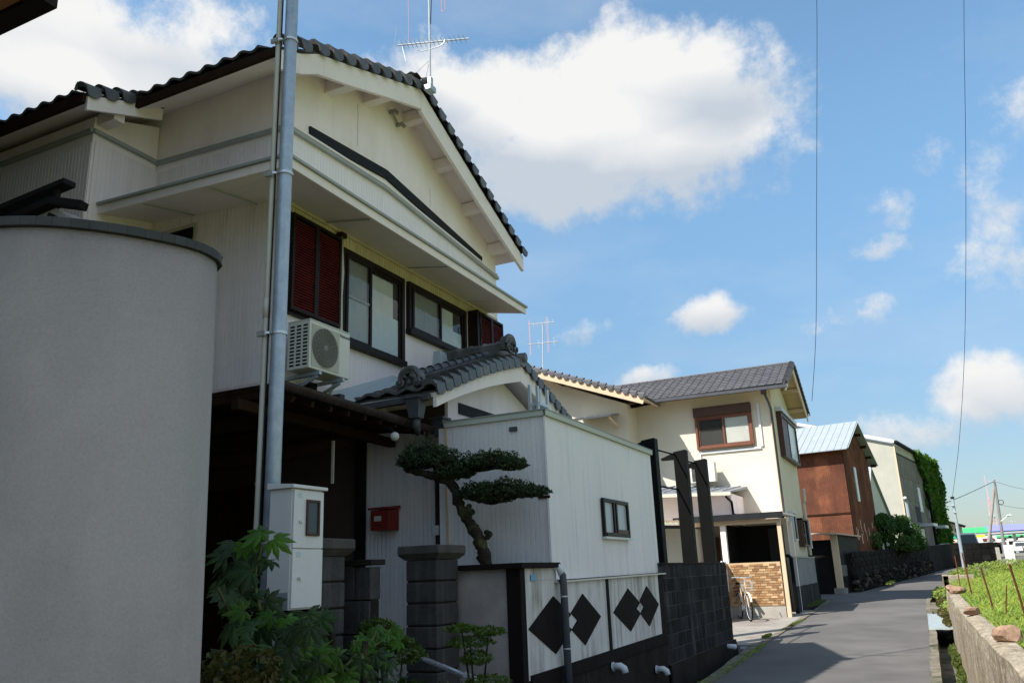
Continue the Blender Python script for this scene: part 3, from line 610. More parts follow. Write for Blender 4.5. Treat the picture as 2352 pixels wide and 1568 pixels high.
# ---- entrance gable (genkan)
GX=-4.78; GA=(10.22,4.40); GL=(7.95,3.60); GR=(12.3,3.66)
B(-6.0,-5.08,8.74,12.0,2.9,3.70).build('entrance_wall',m_stucco,H)
MB().prism([(-5.08,8.66,3.70),(-5.08,11.8,3.70),(-5.08,GA[0],4.22)],(-.9,0,0)).build('entrance_wall',m_stucco,H)
B(-5.078,-5.06,9.0,10.6,3.55,3.69).build('dark_band',m_dktrim,H)
def gs(x0,x1,e,t,mat,name,off=0):
    return MB().prism([(x0,e[0],e[1]+off),(x0,GA[0],GA[1]+off),(x0,GA[0],GA[1]+t+off),(x0,e[0],e[1]+t+off)],(x1-x0,0,0)).build(name,mat,H)
gs(-6.0,GX-.03,GL,.05,m_soffit,'roof_deck',-.05); gs(-6.0,GX-.03,GR,.05,m_soffit,'roof_deck',-.05)
G1=gs(-6.0,GX,GL,.03,m_tile,'entrance_roof'); G2=gs(-6.0,GX,GR,.03,m_tile,'entrance_roof')
barge(H,GX+.02,arc((GL[0]-.01,GL[1]-.0),(GA[0]-.002,GA[1]-.0),8,-.05),[.17,.17,.18,.19,.20,.21,.22,.23,.24],.045,m_barge)
barge(H,GX+.02,arc((GA[0]+.002,GA[1]),(GR[0],GR[1]),8,-.05),[.24,.23,.22,.21,.20,.19,.18,.17,.17],.045,m_barge)
v1=Vector((0,GA[0]-GL[0],GA[1]-GL[1])).normalized(); n1_=Vector((0,-v1.z,v1.y)); L1=math.hypot(GA[0]-GL[0],GA[1]-GL[1])
v2=Vector((0,GA[0]-GR[0],GA[1]-GR[1])).normalized(); n2_=-Vector((0,-v2.z,v2.y)); n2_=n2_ if n2_.z>0 else -n2_
tiles(G1,TILE,Vector((-5.98,GL[0]-.05,GL[1]+.03)),(1,0,0),v1,4,int(L1/.2)+1,.27,.2)
tiles(G2,TILE,Vector((GX-.1,GR[0]+.05,GR[1]+.03)),(-1,0,0),v2,4,10,.27,.22)
for i in range(int(L1/.2)+1): link('verge_tile',VERGE,None,frameM(Vector((GX-.12,GL[0]-.07,GL[1]+.035+.05*math.sin(math.pi*min(1,i*.2/L1))))+v1*(.2*i),(1,0,0),v1,n1_),G1)
for i in range(10): link('verge_tile',VERGE,None,frameM(Vector((GX-.12,GR[0]+.07,GR[1]+.06))+v2*(.22*i),(1,0,0),v2,n2_),G2)
# descending ridge beside the gable: half-round cap tiles on a bed
cap=MB(); 
m_=10
for (v,r) in ((0,.070),(.03,.070),(.03,.058),(.22,.055)):
    cap.v+=[(r*math.cos(math.pi*i/m_),v,r*math.sin(math.pi*i/m_)) for i in range(m_+1)]
for q in range(3):
    for i in range(m_): k=q*(m_+1)+i; cap.f.append((k,k+1,k+m_+2,k+m_+1))
CAP=cap.mesh('ridge_cap_tile',m_tile,smooth=True)
xr=-5.16; o=Vector((xr,GL[0]+.10,GL[1]+.24)); MB().bar(o+v1*.0-n1_*.10,o+v1*(L1-.2)-n1_*.10,.15,.20,n1_).bar(o+v1*.0-n1_*.06,o+v1*(L1-.2)-n1_*.06,.19,.03,n1_).bar(o+v1*.0+n1_*.0,o+v1*(L1-.2)+n1_*.0,.18,.03,n1_).build('ridge_bed',m_tile,G1)
for i in range(int((L1-.25)/.2)): link('ridge_cap_tile',CAP,None,frameM(o+v1*(.05+.2*i)+n1_*.02,(1,0,0),v1,n1_),G1)
eave_ornament(G1,(xr+.02,GL[0]+.06,GL[1]+.17),1.0,(0,-1,0))
# main entrance ridge with its end tile towards the street
MB().bar((-6.0,GA[0],GA[1]+.20),(GX-.25,GA[0],GA[1]+.20),.17,.26).build('ridge_bed',m_tile,G1)
for i in range(5): link('ridge_cap_tile',CAP,None,frameM(Vector((-5.98+.22*i,GA[0],GA[1]+.32)),(0,1,0),(1,0,0),(0,0,1)),G1)
eave_ornament(G1,(GX-.14,GA[0]-.03,GA[1]+.26),1.0,(1,0,0))
MB().tube([(GX-.25,GA[0]+.03,GA[1]+.12),(GX+.10,GA[0]+.03,GA[1]+.10)],.07,12).build('ridge_nose',m_tile,G1,smooth=True)
MB().ball((GX-.12,GA[0]-.25,GA[1]+.10),.085,10,8,(1.2,1,.8)).build('ridge_boss',m_tile,G1,smooth=True)
# eave gutter and hopper under the ornament
MB().bar((-6.1,GL[0]-.05,GL[1]-.08),(GX-.05,GL[0]-.05,GL[1]-.05),.07,.07).build('gutter',m_grpvc,H)
hopper(GL[0]-.03,-5.02,GL[1]-.06,1.1)
MB().tube([(-5.02,GL[0]-.03,GL[1]-.28),(-5.03,GL[0]-.02,GL[1]-.36),(-5.06,GL[0]+.06,GL[1]-.44),(-5.1,GL[0]+.12,3.40)],[.035,.045,.03,.04],8).build('downspout_elbow',m_grpvc,H,smooth=True)
# pale blue-grey metal flashing where the roof meets the wall
MB().hexa([(-6.0,7.55,3.52),(-5.86,7.55,3.50),(-5.80,8.9,3.98),(-6.0,8.9,4.0),(-6.0,7.55,3.68),(-5.90,7.55,3.62),(-5.88,8.9,4.10),(-6.0,8.9,4.16)]).build('flashing',M('flashing_blue',(.40,.47,.49),.4,.05,3,bump=.02),H)
B(-6.0,-5.74,7.45,7.54,3.47,3.62).build('flashing',m_grpvc,H)
MB().hexa([(-6.0,9.9,4.50),(-5.86,9.9,4.50),(-5.86,10.5,4.50),(-6.0,10.5,4.5),(-6.0,9.95,4.72),(-5.9,9.95,4.72),(-5.9,10.45,4.72),(-6.0,10.45,4.72)]).build('flashing',MATS['flashing_blue'],H)
# ================= near left: curved stucco wall, neighbour, pole, cabinet
T=thing('curved_wall','rounded grey stucco garden wall capped with thin dark slate at the left edge','wall',(-3,2.2,0))
plan=[(-5.6,.55),(-3.6,1.16),(-2.9,1.40),(-2.58,1.54),(-2.44,1.625),(-2.33,1.745),(-2.245,1.89),(-2.205,2.0),(-2.205,2.07),(-2.225,2.13),(-2.28,2.18),(-2.45,2.25),(-2.8,2.32),(-3.4,2.38),(-5,2.5)]
# smooth the plan curve
def cr(P,n=5):
    out=[]
    for i in range(len(P)-1):
        p0=np.array(P[max(i-1,0)]);p1=np.array(P[i]);p2=np.array(P[i+1]);p3=np.array(P[min(i+2,len(P)-1)])
        for k in range(n):
            t=k/n; out.append(tuple(.5*((2*p1)+(-p0+p2)*t+(2*p0-5*p1+4*p2-p3)*t*t+(-p0+3*p1-3*p2+p3)*t**3)))
    out.append(P[-1]); return out
pc=cr(plan,6)
mb=MB(); n=len(pc); mb.v=[(x+.055,y+.02,0) for x,y in pc]+[(x,y,2.715) for x,y in pc]
mb.f=[(i,i+1,n+i+1,n+i) for i in range(n-1)]; mb.f.append(tuple(range(n,2*n))); mb.build('wall_face',m_grey,T,smooth=True)
# coping pieces follow the curve
def offs(i,d):
    a=np.array(pc[max(i-1,0)]); b=np.array(pc[min(i+1,n-1)]); t=(b-a)/np.linalg.norm(b-a); return pc[i][0]+t[1]*d,pc[i][1]-t[0]*d
i=0
while i<n-1:
    j=min(i+2,n-1); mb=MB()
    for k in range(i,j+1):
        ox,oy=offs(k,.016); ix,iy=offs(k,-.22); mb.v+=[(ox,oy,2.717),(ox,oy,2.75),(ix,iy,2.75),(ix,iy,2.717)]
        if k>i:
            q=4*(k-i)
            for jj in range(4): mb.f.append((q-4+jj,q-4+(jj+1)%4,q+(jj+1)%4,q+jj))
    mb.f+=[(3,2,1,0),tuple(4*(j-i)+a for a in range(4))]
    mb.build('coping_tile',m_slate,T,bev=.002); i=j
# neighbouring house behind the camera side: eave with cedar soffit in the top left corner; unseen blocks added for shade
T=thing('neighbour_house','tall neighbouring house whose cedar-lined eave with dark fascia juts in at the top left corner, its unseen bulk shaped for shade','house',(-7,0,0))
B(-9,-5.5,-7,2.35,0,5.50).build('wall',m_greyw,T); B(-9,-5.2,-7,2.55,5.66,10.6).build('wall',m_greyl,T)  # upper storey height set by the shadow it casts
B(-16,-6.3,-7,3.4,0,11.7).build('wall',m_greyw,T); B(-16,-8.75,3.401,4.9,0,12).build('wall',m_greyw,T); B(-16,-10.1,4.901,5.4,0,11).build('wall',m_greyw,T)  # unseen blocks added to keep sun and sky off the gabled house
ex,ey,ez=-4.84,3.06,5.44
fa=MB().box(-9,ex,ey-.14,ey,ez,ez+.2).box(ex-.14,ex,-7,ey-.142,ez,ez+.2).box(-9,ex-.02,-7,ey-.02,ez+.16,ez+.215); fa.build('fascia',m_brown,T)
for k in range(12): B(-9,ex-.15,ey-.15-.12*(k+1),ey-.155-.12*k,ez+.02,ez+.04).build('soffit_board',m_wood,T)
# dark-capped boundary structure glimpsed over the stucco wall
T=thing('capped_parapet','small pale parapet with black double rail caps just above the curved stucco wall','parapet',(-5,3.2,0))
MB().hexa([(-5.7,3.22,0),(-4.83,3.22,0),(-4.83,3.5,0),(-5.7,3.5,0),(-5.7,3.22,3.93),(-4.83,3.22,4.0),(-4.83,3.5,4.0),(-5.7,3.5,3.93)]).build('parapet_wall',m_grey,T)
MB().hexa([(-4.829,3.22,0),(-4.6,3.24,0),(-4.6,3.5,0),(-4.829,3.5,0),(-4.829,3.22,4.0),(-4.6,3.24,3.82),(-4.6,3.5,3.82),(-4.829,3.5,4.0)]).build('parapet_wall',m_diag,T)
MB().bar((-5.75,3.2,3.95),(-4.82,3.2,4.03),.09,.05).build('rail_cap',m_black,T); MB().bar((-5.75,3.22,4.10),(-4.72,3.22,4.155),.09,.035).build('rail_cap',m_black,T)
MB().bar((-4.82,3.19,4.03),(-4.59,3.25,3.97),.07,.05).build('rail_cap',m_black,T); MB().bar((-4.84,3.2,3.94),(-4.62,3.22,3.80),.05,.03).build('rail_cap',m_black,T); B(-4.84,-4.81,3.2,3.23,4.03,4.13).build('rail_post',m_black,T)
MB().ball((-5.5,3.1,3.86),.12,10,6,(1.4,1,.8)).build('ridge_knob',m_slate,T,smooth=True)
# galvanised pole
PX,PY=-4.39,4.9
T=thing('utility_pole','bluish galvanised steel pole with a cream pipe strapped to it, beside the white meter cabinet','pole',(PX,PY,0))
MB().tube([(PX,PY,0),(PX,PY,3),(PX,PY,9)],[.062,.058,.052],20).build('shaft',m_steel,T,smooth=True)
cx,cy=PX-.105,PY-.035
MB().tube([(cx-.02,cy-.02,1.50),(cx,cy,1.75),(cx,cy,2.3),(cx,cy,5),(cx,cy,9)],[.026,.024,.024,.024,.024],14).build('conduit',m_pvc,T,smooth=True)
MB().tube([(cx-.022,cy-.02,1.36),(cx-.015,cy-.012,1.52)],.031,14).build('conduit_socket',m_whpvc,T,smooth=True)
MB().tube([(cx,cy,3.62),(cx,cy,3.78)],.029,14).build('conduit_socket',m_pvc,T,smooth=True)
MB().tube([(PX-.062,PY-.05,.1),(PX-.062,PY-.05,9)],.006,6).build('earth_wire',m_cable,T)
for z in (1.86,3.48,4.88,6.18):
    b=MB(); b.tube([(PX,PY,z-.011),(PX,PY,z+.011)],.0665 if z<5 else .063,20); b.build('band',m_band,T,smooth=False)
    b=MB(); b.tube([(cx,cy,z-.02),(cx,cy,z-.002)],.034,14).tube([(cx,cy,z+.006),(cx,cy,z+.016)],.032,14).box(cx-.05,cx+.04,cy-.05,cy-.03,z-.022,z+.02).bar((cx+.03,cy-.04,z),(PX-.045,PY-.055,z),.02,.02); b.build('band_buckle',m_band,T,bev=.002)
# meter cabinet
T=thing('meter_cabinet','white steel meter cabinet with a brown-framed sight window fixed to the galvanised pole','cabinet',(-4.16,4.92,1.38))
x0,x1,y0,y1=-4.275,-4.07,4.75,5.095
B(x0,x1,y0,y1,1.38,2.225).build('body',m_white,T,bev=.004)
MB().hexa([(x0-.01,y0-.025,2.226),(x1+.035,y0-.025,2.226),(x1+.035,y1+.02,2.226),(x0-.01,y1+.02,2.226),(x0-.01,y0-.025,2.272),(x1+.035,y0-.025,2.25),(x1+.035,y1+.02,2.25),(x0-.01,y1+.02,2.272)]).build('lid',m_white,T,bev=.003)
B(x0+.01,x1-.01,y0-.002,y0-.0005,1.385,1.50).build('grey_patch',M('grey_patch',(.30,.32,.33),.6,bump=0),T)
for (a,b,nm) in ((1.392,1.795,'lower'),(1.803,2.215,'upper')):
    d=B(x1+.001,x1+.018,y0+.006,y1-.006,a,b).build('door',m_white,T,bev=.003)
    z=(a+b)/2-(.0 if nm=='lower' else .02); MB().tube([(x1+.018,y0+.075,z),(x1+.03,y0+.075,z)],.012,12).tube([(x1+.028,y0+.07,z+.008),(x1+.03,y0+.083,z-.014)],.005,6).build('latch',m_band,d)
    B(x1+.0185,x1+.0195,y0+.045,y0+.09,b-.055,b-.02).build('sticker',M('pale_sticker',(.5,.6,.58),.5,bump=0),d)
d=MB().box(x1+.019,x1+.033,y0+.135,y0+.155,1.89,2.15).box(x1+.019,x1+.033,y0+.265,y0+.285,1.89,2.15).box(x1+.019,x1+.033,y0+.155,y0+.265,2.13,2.15).box(x1+.019,x1+.033,y0+.155,y0+.265,1.89,1.91).build('window_frame',m_winbr2,T,bev=.003)
B(x1+.019,x1+.024,y0+.156,y0+.264,1.911,2.129).build('pane',M('meter_pane',(.035,.05,.06),.25,.1,bump=0,spec=.4),d)
# air conditioner on brackets
def aircon(label,x0,x1,y0,y1,z0,z1,street=True,name='National'):
    """casing; fan side towards +X (street=True) or towards -Y"""
    T=thing('air_conditioner',label,'air conditioner',((x0+x1)/2,(y0+y1)/2,z0))
    B(x0,x1,y0,y1,z0+.02,z1-.012).build('casing',m_acwh,T,bev=.008); B(x0-.004,x1+.004,y0-.004,y1+.004,z1-.0115,z1).build('lid',m_acwh,T,bev=.004)
    if street:
        cy_,cz_=y0+.25,(z0+z1)/2; r=.215
        B(x1+.001,x1+.006,y0+.03,y0+.50,z0+.05,z1-.05).build('fan_panel',M('fan_panel',(.46,.44,.37),.6,bump=.02),T)
        g_=MB(); 
        for k in range(9): g_.tube([(x1+.016,cy_+(r-.024*k)*math.cos(2*math.pi*i/28),cz_+(r-.024*k)*math.sin(2*math.pi*i/28)) for i in range(29)],.0038,4,cap=False)
        for k in range(20): a=2*math.pi*k/20; g_.tube([(x1+.018,cy_+.03*math.cos(a),cz_+.03*math.sin(a)),(x1+.014,cy_+r*math.cos(a+.4),cz_+r*math.sin(a+.4))],.0032,4,cap=False)
        g_.build('fan_grille',m_acgr,T)
        MB().tube([(x1+.0065,cy_,cz_),(x1+.0085,cy_,cz_)],r,28).build('fan_opening',M('fan_dark',(.17,.16,.14),.8,bump=0),T)
        MB().ball((x1+.016,cy_,cz_),.035,10,6,(.3,1,1)).build('hub',m_acgr,T)
        # louvred side face towards the camera
        v=MB(); 
        for r_ in range(12):
            for c in range(3):
                xx=x0+.035+c*.088; zz=z0+.055+r_*.039; v.box(xx,xx+.06,y0-.0015,y0-.0005,zz,zz+.02)
        v.build('side_vents',m_black,T)
        t=bpy.data.curves.new('logo','FONT'); t.body=name; t.size=.052; t.extrude=.0008
        to=bpy.data.objects.new('tmp',t); COL.objects.link(to); dg=bpy.context.evaluated_depsgraph_get(); me=bpy.data.meshes.new_from_object(to.evaluated_get(dg)); bpy.data.objects.remove(to)
        setmat(me,m_black); me.name='brand_lettering'; link('brand_lettering',me,None,frameM((x1+.002,y1-.19,z1-.085),(0,1,0),(0,0,1),(1,0,0)),T)
        B(x1-.2,x1-.03,y1-.02,y1+.012,z0+.1,z1-.2).build('valve_cover',m_acwh,T,bev=.005)
    else:
        v=MB()
        for r_ in range(11): v.bar((x0+.06,y0-.008,z0+.07+r_*.034),(x1-.22,y0-.008,z0+.07+r_*.034),.012,.010)
        v.build('fan_grille',m_acgr,T); B(x0+.05,x1-.21,y0-.003,y0-.001,z0+.05,z1-.05).build('fan_opening',m_black,T)
    return T
A=aircon('outdoor air conditioner unit on wall brackets under the louvred shutters',-5.85,-5.55,6.67,7.37,3.72,4.28)
for y in (6.80,7.20):
    MB().bar((-6.0,y,3.69),(-5.5,y,3.70),.04,.035).bar((-5.99,y,3.50),(-5.55,y,3.67),.025,.03).build('bracket',m_steel,A)
MB().tube([(-5.8,7.36,3.85),(-5.82,7.45,3.75),(-5.9,7.46,3.62),(-5.92,7.47,3.50)],.022,8).build('refrigerant_pipe',m_pvc,A,smooth=True)
B(-5.95,-5.80,7.0,7.12,3.50,3.68).build('junction_block',m_black,A)
# mailbox
T=thing('mailbox','small red metal letter box with a pale name plate on the ribbed wall','mailbox',(-5.85,8.6,2.13))
MB().hexa([(-6.02,8.45,2.14),(-5.76,8.45,2.14),(-5.76,8.68,2.14),(-6.02,8.68,2.14),(-6.02,8.45,2.38),(-5.76,8.45,2.38),(-5.76,8.68,2.40),(-6.02,8.68,2.40)]).build('body',m_red,T,bev=.006)
MB().hexa([(-6.04,8.42,2.385),(-5.74,8.42,2.385),(-5.74,8.69,2.405),(-6.04,8.69,2.405),(-6.04,8.42,2.41),(-5.74,8.42,2.41),(-5.74,8.69,2.44),(-6.04,8.69,2.44)]).build('flap',m_red,T,bev=.004)
B(-5.96,-5.86,8.443,8.449,2.25,2.31).build('name_plate',m_label,T); B(-5.95,-5.87,8.443,8.449,2.195,2.205).build('slot',m_black,T)
# gate pillars of rock-faced granite blocks
def pillar(label,x0,x1,y0,y1,z1,capw=.06):
    T=thing('gate_pillar',label,'pillar',((x0+x1)/2,(y0+y1)/2,0),'granite gate pillars')
    z=z1; h=.205
    while z>.02:
        a=max(z-h+.012,0); B(x0+random.uniform(-.004,.004),x1+random.uniform(-.004,.004),y0+random.uniform(-.004,.004),y1,a,z).build('granite_course',m_granite,T,bev=.014); z-=h
    B(x0+.015,x1-.015,y0+.015,y1-.015,0,z1-.01).build('mortar_core',m_base,T)
    c=capw; z=z1+.002
    MB().hexa([(x0-.005,y0-.005,z),(x1+.005,y0-.005,z),(x1+.005,y1+.005,z),(x0-.005,y1+.005,z),(x0-c,y0-c,z+.05),(x1+c,y0-c,z+.05),(x1+c,y1+c,z+.05),(x0-c,y1+c,z+.05)]).build('cap_moulding',m_granlt,T)
    B(x0-c,x1+c,y0-c,y1+c,z+.051,z+.135).build('cap_stone',m_granlt,T,bev=.012); return T
pillar('complete dark granite gate pillar with overhanging cap in front of the ribbed white shed',-4.62,-4.27,7.08,7.50,1.735)
pillar('dark granite gate pillar mostly hidden behind the white meter cabinet',-4.74,-4.32,5.30,5.72,1.76)
T=thing('gate_block_wall','short sooty block wall with a thin cap between the meter cabinet and the gate opening','wall',(-4.7,6,0))
for r_ in range(6):
    for c in range(4):
        x=-5.4+c*.30+(.15 if r_%2 else 0); B(x,min(x+.29,-4.2),5.9,6.05,.27*r_+.06,.27*r_+.32).build('block',m_granite,T,bev=.006)
B(-5.4,-4.205,5.925,6.03,.05,1.66).build('mortar_core',m_base,T); B(-5.4,-4.17,5.87,6.08,1.685,1.73).build('coping',m_base,T,bev=.005)
# ================= diamond-patterned boundary wall
T=thing('diamond_wall','white boundary wall with dark brown diamond motifs and brown bands below the metal shed','wall',(-3.7,10,0))
X=-3.62
B(X-.16,X,7.662,12.42,.58,1.50).build('wall_body',m_diaw,T); B(X-.16,X,7.662,8.47,1.502,1.62).build('wall_body',m_diaw,T)
B(-3.76,X+.012,7.55,7.66,-.5,1.62).build('corner_pillar',m_diab,T); B(-4.36,-3.762,7.58,7.72,.05,1.62).build('side_panel',m_diag,T)
MB().hexa([(-4.36,7.50,1.622),(X+.06,7.50,1.622),(X+.06,7.76,1.622),(-4.36,7.76,1.622),(-4.36,7.50,1.675),(X+.06,7.50,1.675),(X+.06,7.76,1.675),(-4.36,7.76,1.675)]).build('coping',m_diab,T,bev=.006)
B(X-.2,X+.06,7.762,8.47,1.622,1.675).build('coping',m_diab,T,bev=.006)
MB().hexa([(X-.0,7.72,.50),(X+.02,7.72,.50),(X+.02,12.42,.54),(X-.0,12.42,.54),(X-.0,7.72,.625),(X+.02,7.72,.625),(X+.02,12.42,.68),(X-.0,12.42,.68)]).build('bottom_band',m_diab,T)
B(X+.001,X+.010,9.99,10.08,.64,1.497).build('divider_band',m_diab,T); B(X+.001,X+.010,12.24,12.41,.66,1.497).build('divider_band',m_diab,T)
def dia(yc,zc,a,b,notch,other):
    # lozenge with a square notch where its neighbour overlaps
    s=notch; q=.085
    poly=[(X+.001,yc-a,zc),(X+.001,yc,zc-b),(X+.001,yc+a,zc),(X+.001,yc,zc+b)]
    tip=yc+s*a; ot=other; ym=(tip+ot)/2; hh=b*(1-abs(ym-yc)/a)
    P=[(yc-s*a,zc),(yc,zc-b),(ym,zc-hh),(ot,zc),(ym,zc+hh),(yc,zc+b)]
    return MB().prism([(X+.001,y,z) for y,z in P],(.009,0,0)).build('diamond',m_diab,T)
dia(8.35,1.05,.64,.285,1,8.64); dia(9.19,1.055,.55,.275,-1,8.99)
dia(10.82,1.075,.62,.265,1,11.12); dia(11.64,1.085,.52,.265,-1,11.44)
B(X-.22,X-.004,7.72,12.42,-.54,.575).build('stone_base',m_base,T)
B(X+.0105,X+.012,7.80,7.92,1.50,1.56).build('blue_sticker',M('sticker_blue',(.16,.38,.55),.5,.1,bump=0),T)
MB().bar((X+.015,8.40,1.475),(X+.015,12.55,1.505),.05,.018).build('metal_flashing',m_alu,T)
MB().bar((X+.005,8.5,1.492),(X+.005,12.5,1.52),.02,.008).build('rust_line',m_rust,T)
# block boundary wall
T=thing('block_wall','blackened concrete block wall with pale vertical streaks beyond the diamond panels','wall',(-3.7,14.7,0))
B(-3.74,-3.602,12.44,16.88,.0,1.60).build('mortar_core',M('grey_mortar',(.075,.073,.07),.95,.3,4,streak=.5,dirt=(.02,.02,.02),bump=.4),T)
for r_ in range(7):
    y=12.44-(.2 if r_%2 else 0); 
    while y<16.8:
        a=max(y,12.44); b=min(y+.39,16.88)
        if b-a>.05: B(-3.755,-3.597+random.uniform(-.004,.004),a+.004,b-.004,.24+.2*r_,.24+.2*r_+.193).build('block',m_block,T,bev=.005)
        y+=.4
B(-3.76,-3.59,12.43,16.89,1.635,1.66).build('coping',m_block,T,bev=.004)
mb=MB(); ys_=np.linspace(12.44,17.0,14)
for i,y in enumerate(ys_):
    o=random.uniform(-.02,.02); mb.v+=[(-3.80,y,-.55),(-3.55+o,y,-.55),(-3.575+o,y,.0),(-3.58,y,.23),(-3.80,y,.235)]
    if i:
        k=5*i
        for j in range(5): mb.f.append((k-5+j,k-5+(j+1)%5,k+(j+1)%5,k+j))
mb.f+=[(4,3,2,1,0),tuple(5*13+a for a in range(5))]; mb.build('stone_base',m_base,T)
# shed
T=thing('metal_shed','tall windowed shed in pale ribbed metal siding standing right behind the diamond wall','shed',(-4.3,10.5,0))
sx,sy0,sy1,sz=-3.655,8.45,12.52,3.28
B(-5.05,sx-.014,sy0+.014,sy1,.06,sz).build('shed_body',m_shed,T)
PSh=plank_mesh('siding_plank',m_shed,.06)
planks(T,PSh,(-4.93,sy0+.014),(1,0),(0,-1),1.275,.06,sz,.06)
PSh2=plank_mesh('siding_plank',m_shed,.24,.0018,.004)
planks(T,PSh2,(sx-.0135,sy1),(0,-1),(1,0),4.07,1.50,sz,.24)
B(-4.955,-4.931,sy0-.004,sy0+.02,1.2,sz).build('corner_strip',m_cream2,T)
B(sx-.012,sx+.004,sy0-.004,sy0+.012,1.5,sz).build('corner_strip',m_shed,T)
MB().bar((-4.96,sy0-.005,sz+.03),(sx+.012,sy0-.005,sz+.03),.03,.06).bar((sx+.010,sy0-.02,sz+.03),(sx+.010,sy1+.02,sz+.03),.03,.06).build('roof_trim',m_palew,T)
MB().box(-4.97,sx+.03,sy0-.03,sy1+.03,sz+.062,sz+.075).build('roof',m_trim,T)
wf=MB(); a,b,c,d=10.12,11.13,1.99,2.47
wf.box(sx,sx+.035,a,a+.05,c,d).box(sx,sx+.035,b-.05,b,c,d).box(sx,sx+.035,a+.05,b-.05,d-.045,d).box(sx,sx+.045,a+.05,b-.05,c,c+.05)
w=wf.build('window',m_brown,T,bev=.003); B(sx-.005,sx+.055,a-.02,b+.02,c-.03,c-.002).build('sill',m_alu,w)
B(sx+.001,sx+.004,a+.05,b-.05,c+.05,d-.045).build('pane',M('shed_frosted',(.40,.45,.48),.2,.12,2,bump=0),w)
for y in (a+.40,a+.50): B(sx+.01,sx+.03,y,y+.045,c+.05,d-.045).build('sash',m_brown,w)
B(sx+.02,sx+.028,a+.55,a+.95,c+.05,c+.10).build('sash',m_winbr2,w)
MB().box(-4.1,-4.0,sy0-.012,sy0-.002,sz-.14,sz-.09).build('vent',m_grpvc,T)
MB().box(sx-.12,sx+.02,sy0-.012,sy0-.002,2.36,2.39).build('lap_strip',m_woodd,T)
# aluminium ladder ends behind the shed roof
T=thing('folded_ladder','folded aluminium stepladder poking up behind the shed roof','ladder',(-4.2,9.7,3.3))
for (y,z) in ((9.55,3.93),(9.86,3.93)):
    B(-4.35,-4.32,y,y+.05,3.36,z).build('ladder_rail',m_alu,T); B(-4.25,-4.22,y+.02,y+.07,3.36,z-.02).build('ladder_rail',m_alu,T)
B(-4.36,-4.21,9.60,9.88,3.66,3.70).build('ladder_step',m_alu,T); B(-4.34,-4.3,9.72,9.76,3.36,3.66).build('ladder_rail',m_alu,T)
# drain pipe in front of the diamond wall
T=thing('drain_pipe','grey vertical drain pipe with two straps in front of the diamond wall','pipe',(-3.53,8.45,0))
MB().tube([(-3.54,8.47,-.35),(-3.54,8.47,1.45),(-3.54,8.46,1.54),(-3.57,8.45,1.60)],[.040,.040,.038,.034],14).build('pipe_run',m_grpvc,T,smooth=True)
MB().tube([(-3.66,8.38,1.62),(-3.58,8.44,1.63),(-3.55,8.46,1.55)],.040,12).build('elbow',m_whpvc,T,smooth=True)
for z in (.80,1.32): MB().tube([(-3.54,8.47,z),(-3.54,8.47,z+.012)],.045,14).build('strap',m_band,T)
def spout(y,z,lab):
    T=thing('spout_pipe',lab,'pipe',(-3.55,y,z),'white drain spouts')
    MB().tube([(-3.60,y,z),(-3.50,y,z+.005),(-3.46,y,z-.02),(-3.445,y,z-.07)],.042,12).build('elbow',m_whpvc,T,smooth=True); MB().tube([(-3.602,y,z),(-3.585,y,z)],.052,12).build('collar',m_whpvc,T)
spout(10.0,.47,'white drain elbow sticking out of the wall base, nearer to the vertical drain pipe'); spout(11.75,.25,'white drain elbow low on the wall base, close to the block wall')
T=thing('stub_pipe','short white pipe poking out of the base of the block wall near the steel angle','pipe',(-3.5,16.2,.1)); MB().tube([(-3.65,16.2,.17),(-3.42,16.15,.165)],.045,12).build('pipe_run',m_whpvc,T,smooth=True)
MB().obox((-3.62,17.02,.045),(.60,-.12,0),(.02,.32,0),(0,0,.05)).build('steel_channel',m_whpvc,bev=.006,label='white steel channel lying across the end of the ditch',cat='channel')
# inclined handrail pipe
T=thing('handrail','shiny steel pipe sloping down at the gate opening','handrail',(-3.8,6.4,0)); MB().tube([(-4.30,6.5,.97),(-3.62,6.5,.755),(-3.58,6.5,.72)],.022,10).build('rail',m_band,T,smooth=True); MB().tube([(-3.58,6.5,.73),(-3.58,6.5,0)],.022,10).build('post',m_grpvc,T); MB().tube([(-3.66,6.5,.768),(-3.56,6.5,.735)],.03,10).build('joint',m_whpvc,T)
# carport frame
T=thing('carport_frame','row of three tall black steel carport posts with slanting arms behind the block wall','carport',(-4.3,16.3,0))
for k,(y,zt) in enumerate(((14.45,3.80),(16.60,3.84),(18.30,3.84))):
    MB().hexa([(-4.34,y-.14,.06),(-4.09,y-.14,.06),(-4.09,y+.08,.06),(-4.34,y+.08,.06),(-4.34,y-.14,zt),(-4.09,y-.14,zt+.03),(-4.09,y+.08,zt+.03),(-4.34,y+.08,zt)]).build('post',m_post,T,bev=.008)
    MB().hexa([(-4.62,y-.05,zt-.14),(-4.35,y-.05,zt-.14),(-4.37,y+.05,zt-.14),(-4.62,y+.05,zt-.14),(-4.62,y-.05,zt-.10),(-4.37,y-.05,zt-.01),(-4.37,y+.05,zt-.01),(-4.60,y+.05,zt-.10)]).build('arm',m_post,T)
    if k:
        yp=(14.45,16.60)[k-1]
        for zz in ((zt-.06,zt-.75) if k==1 else (zt-.06,)): MB().tube([(-4.45,yp+.1,zz-.02),(-4.3,y-.1,zz)],.018,6).build('tie_rod',m_post,T)
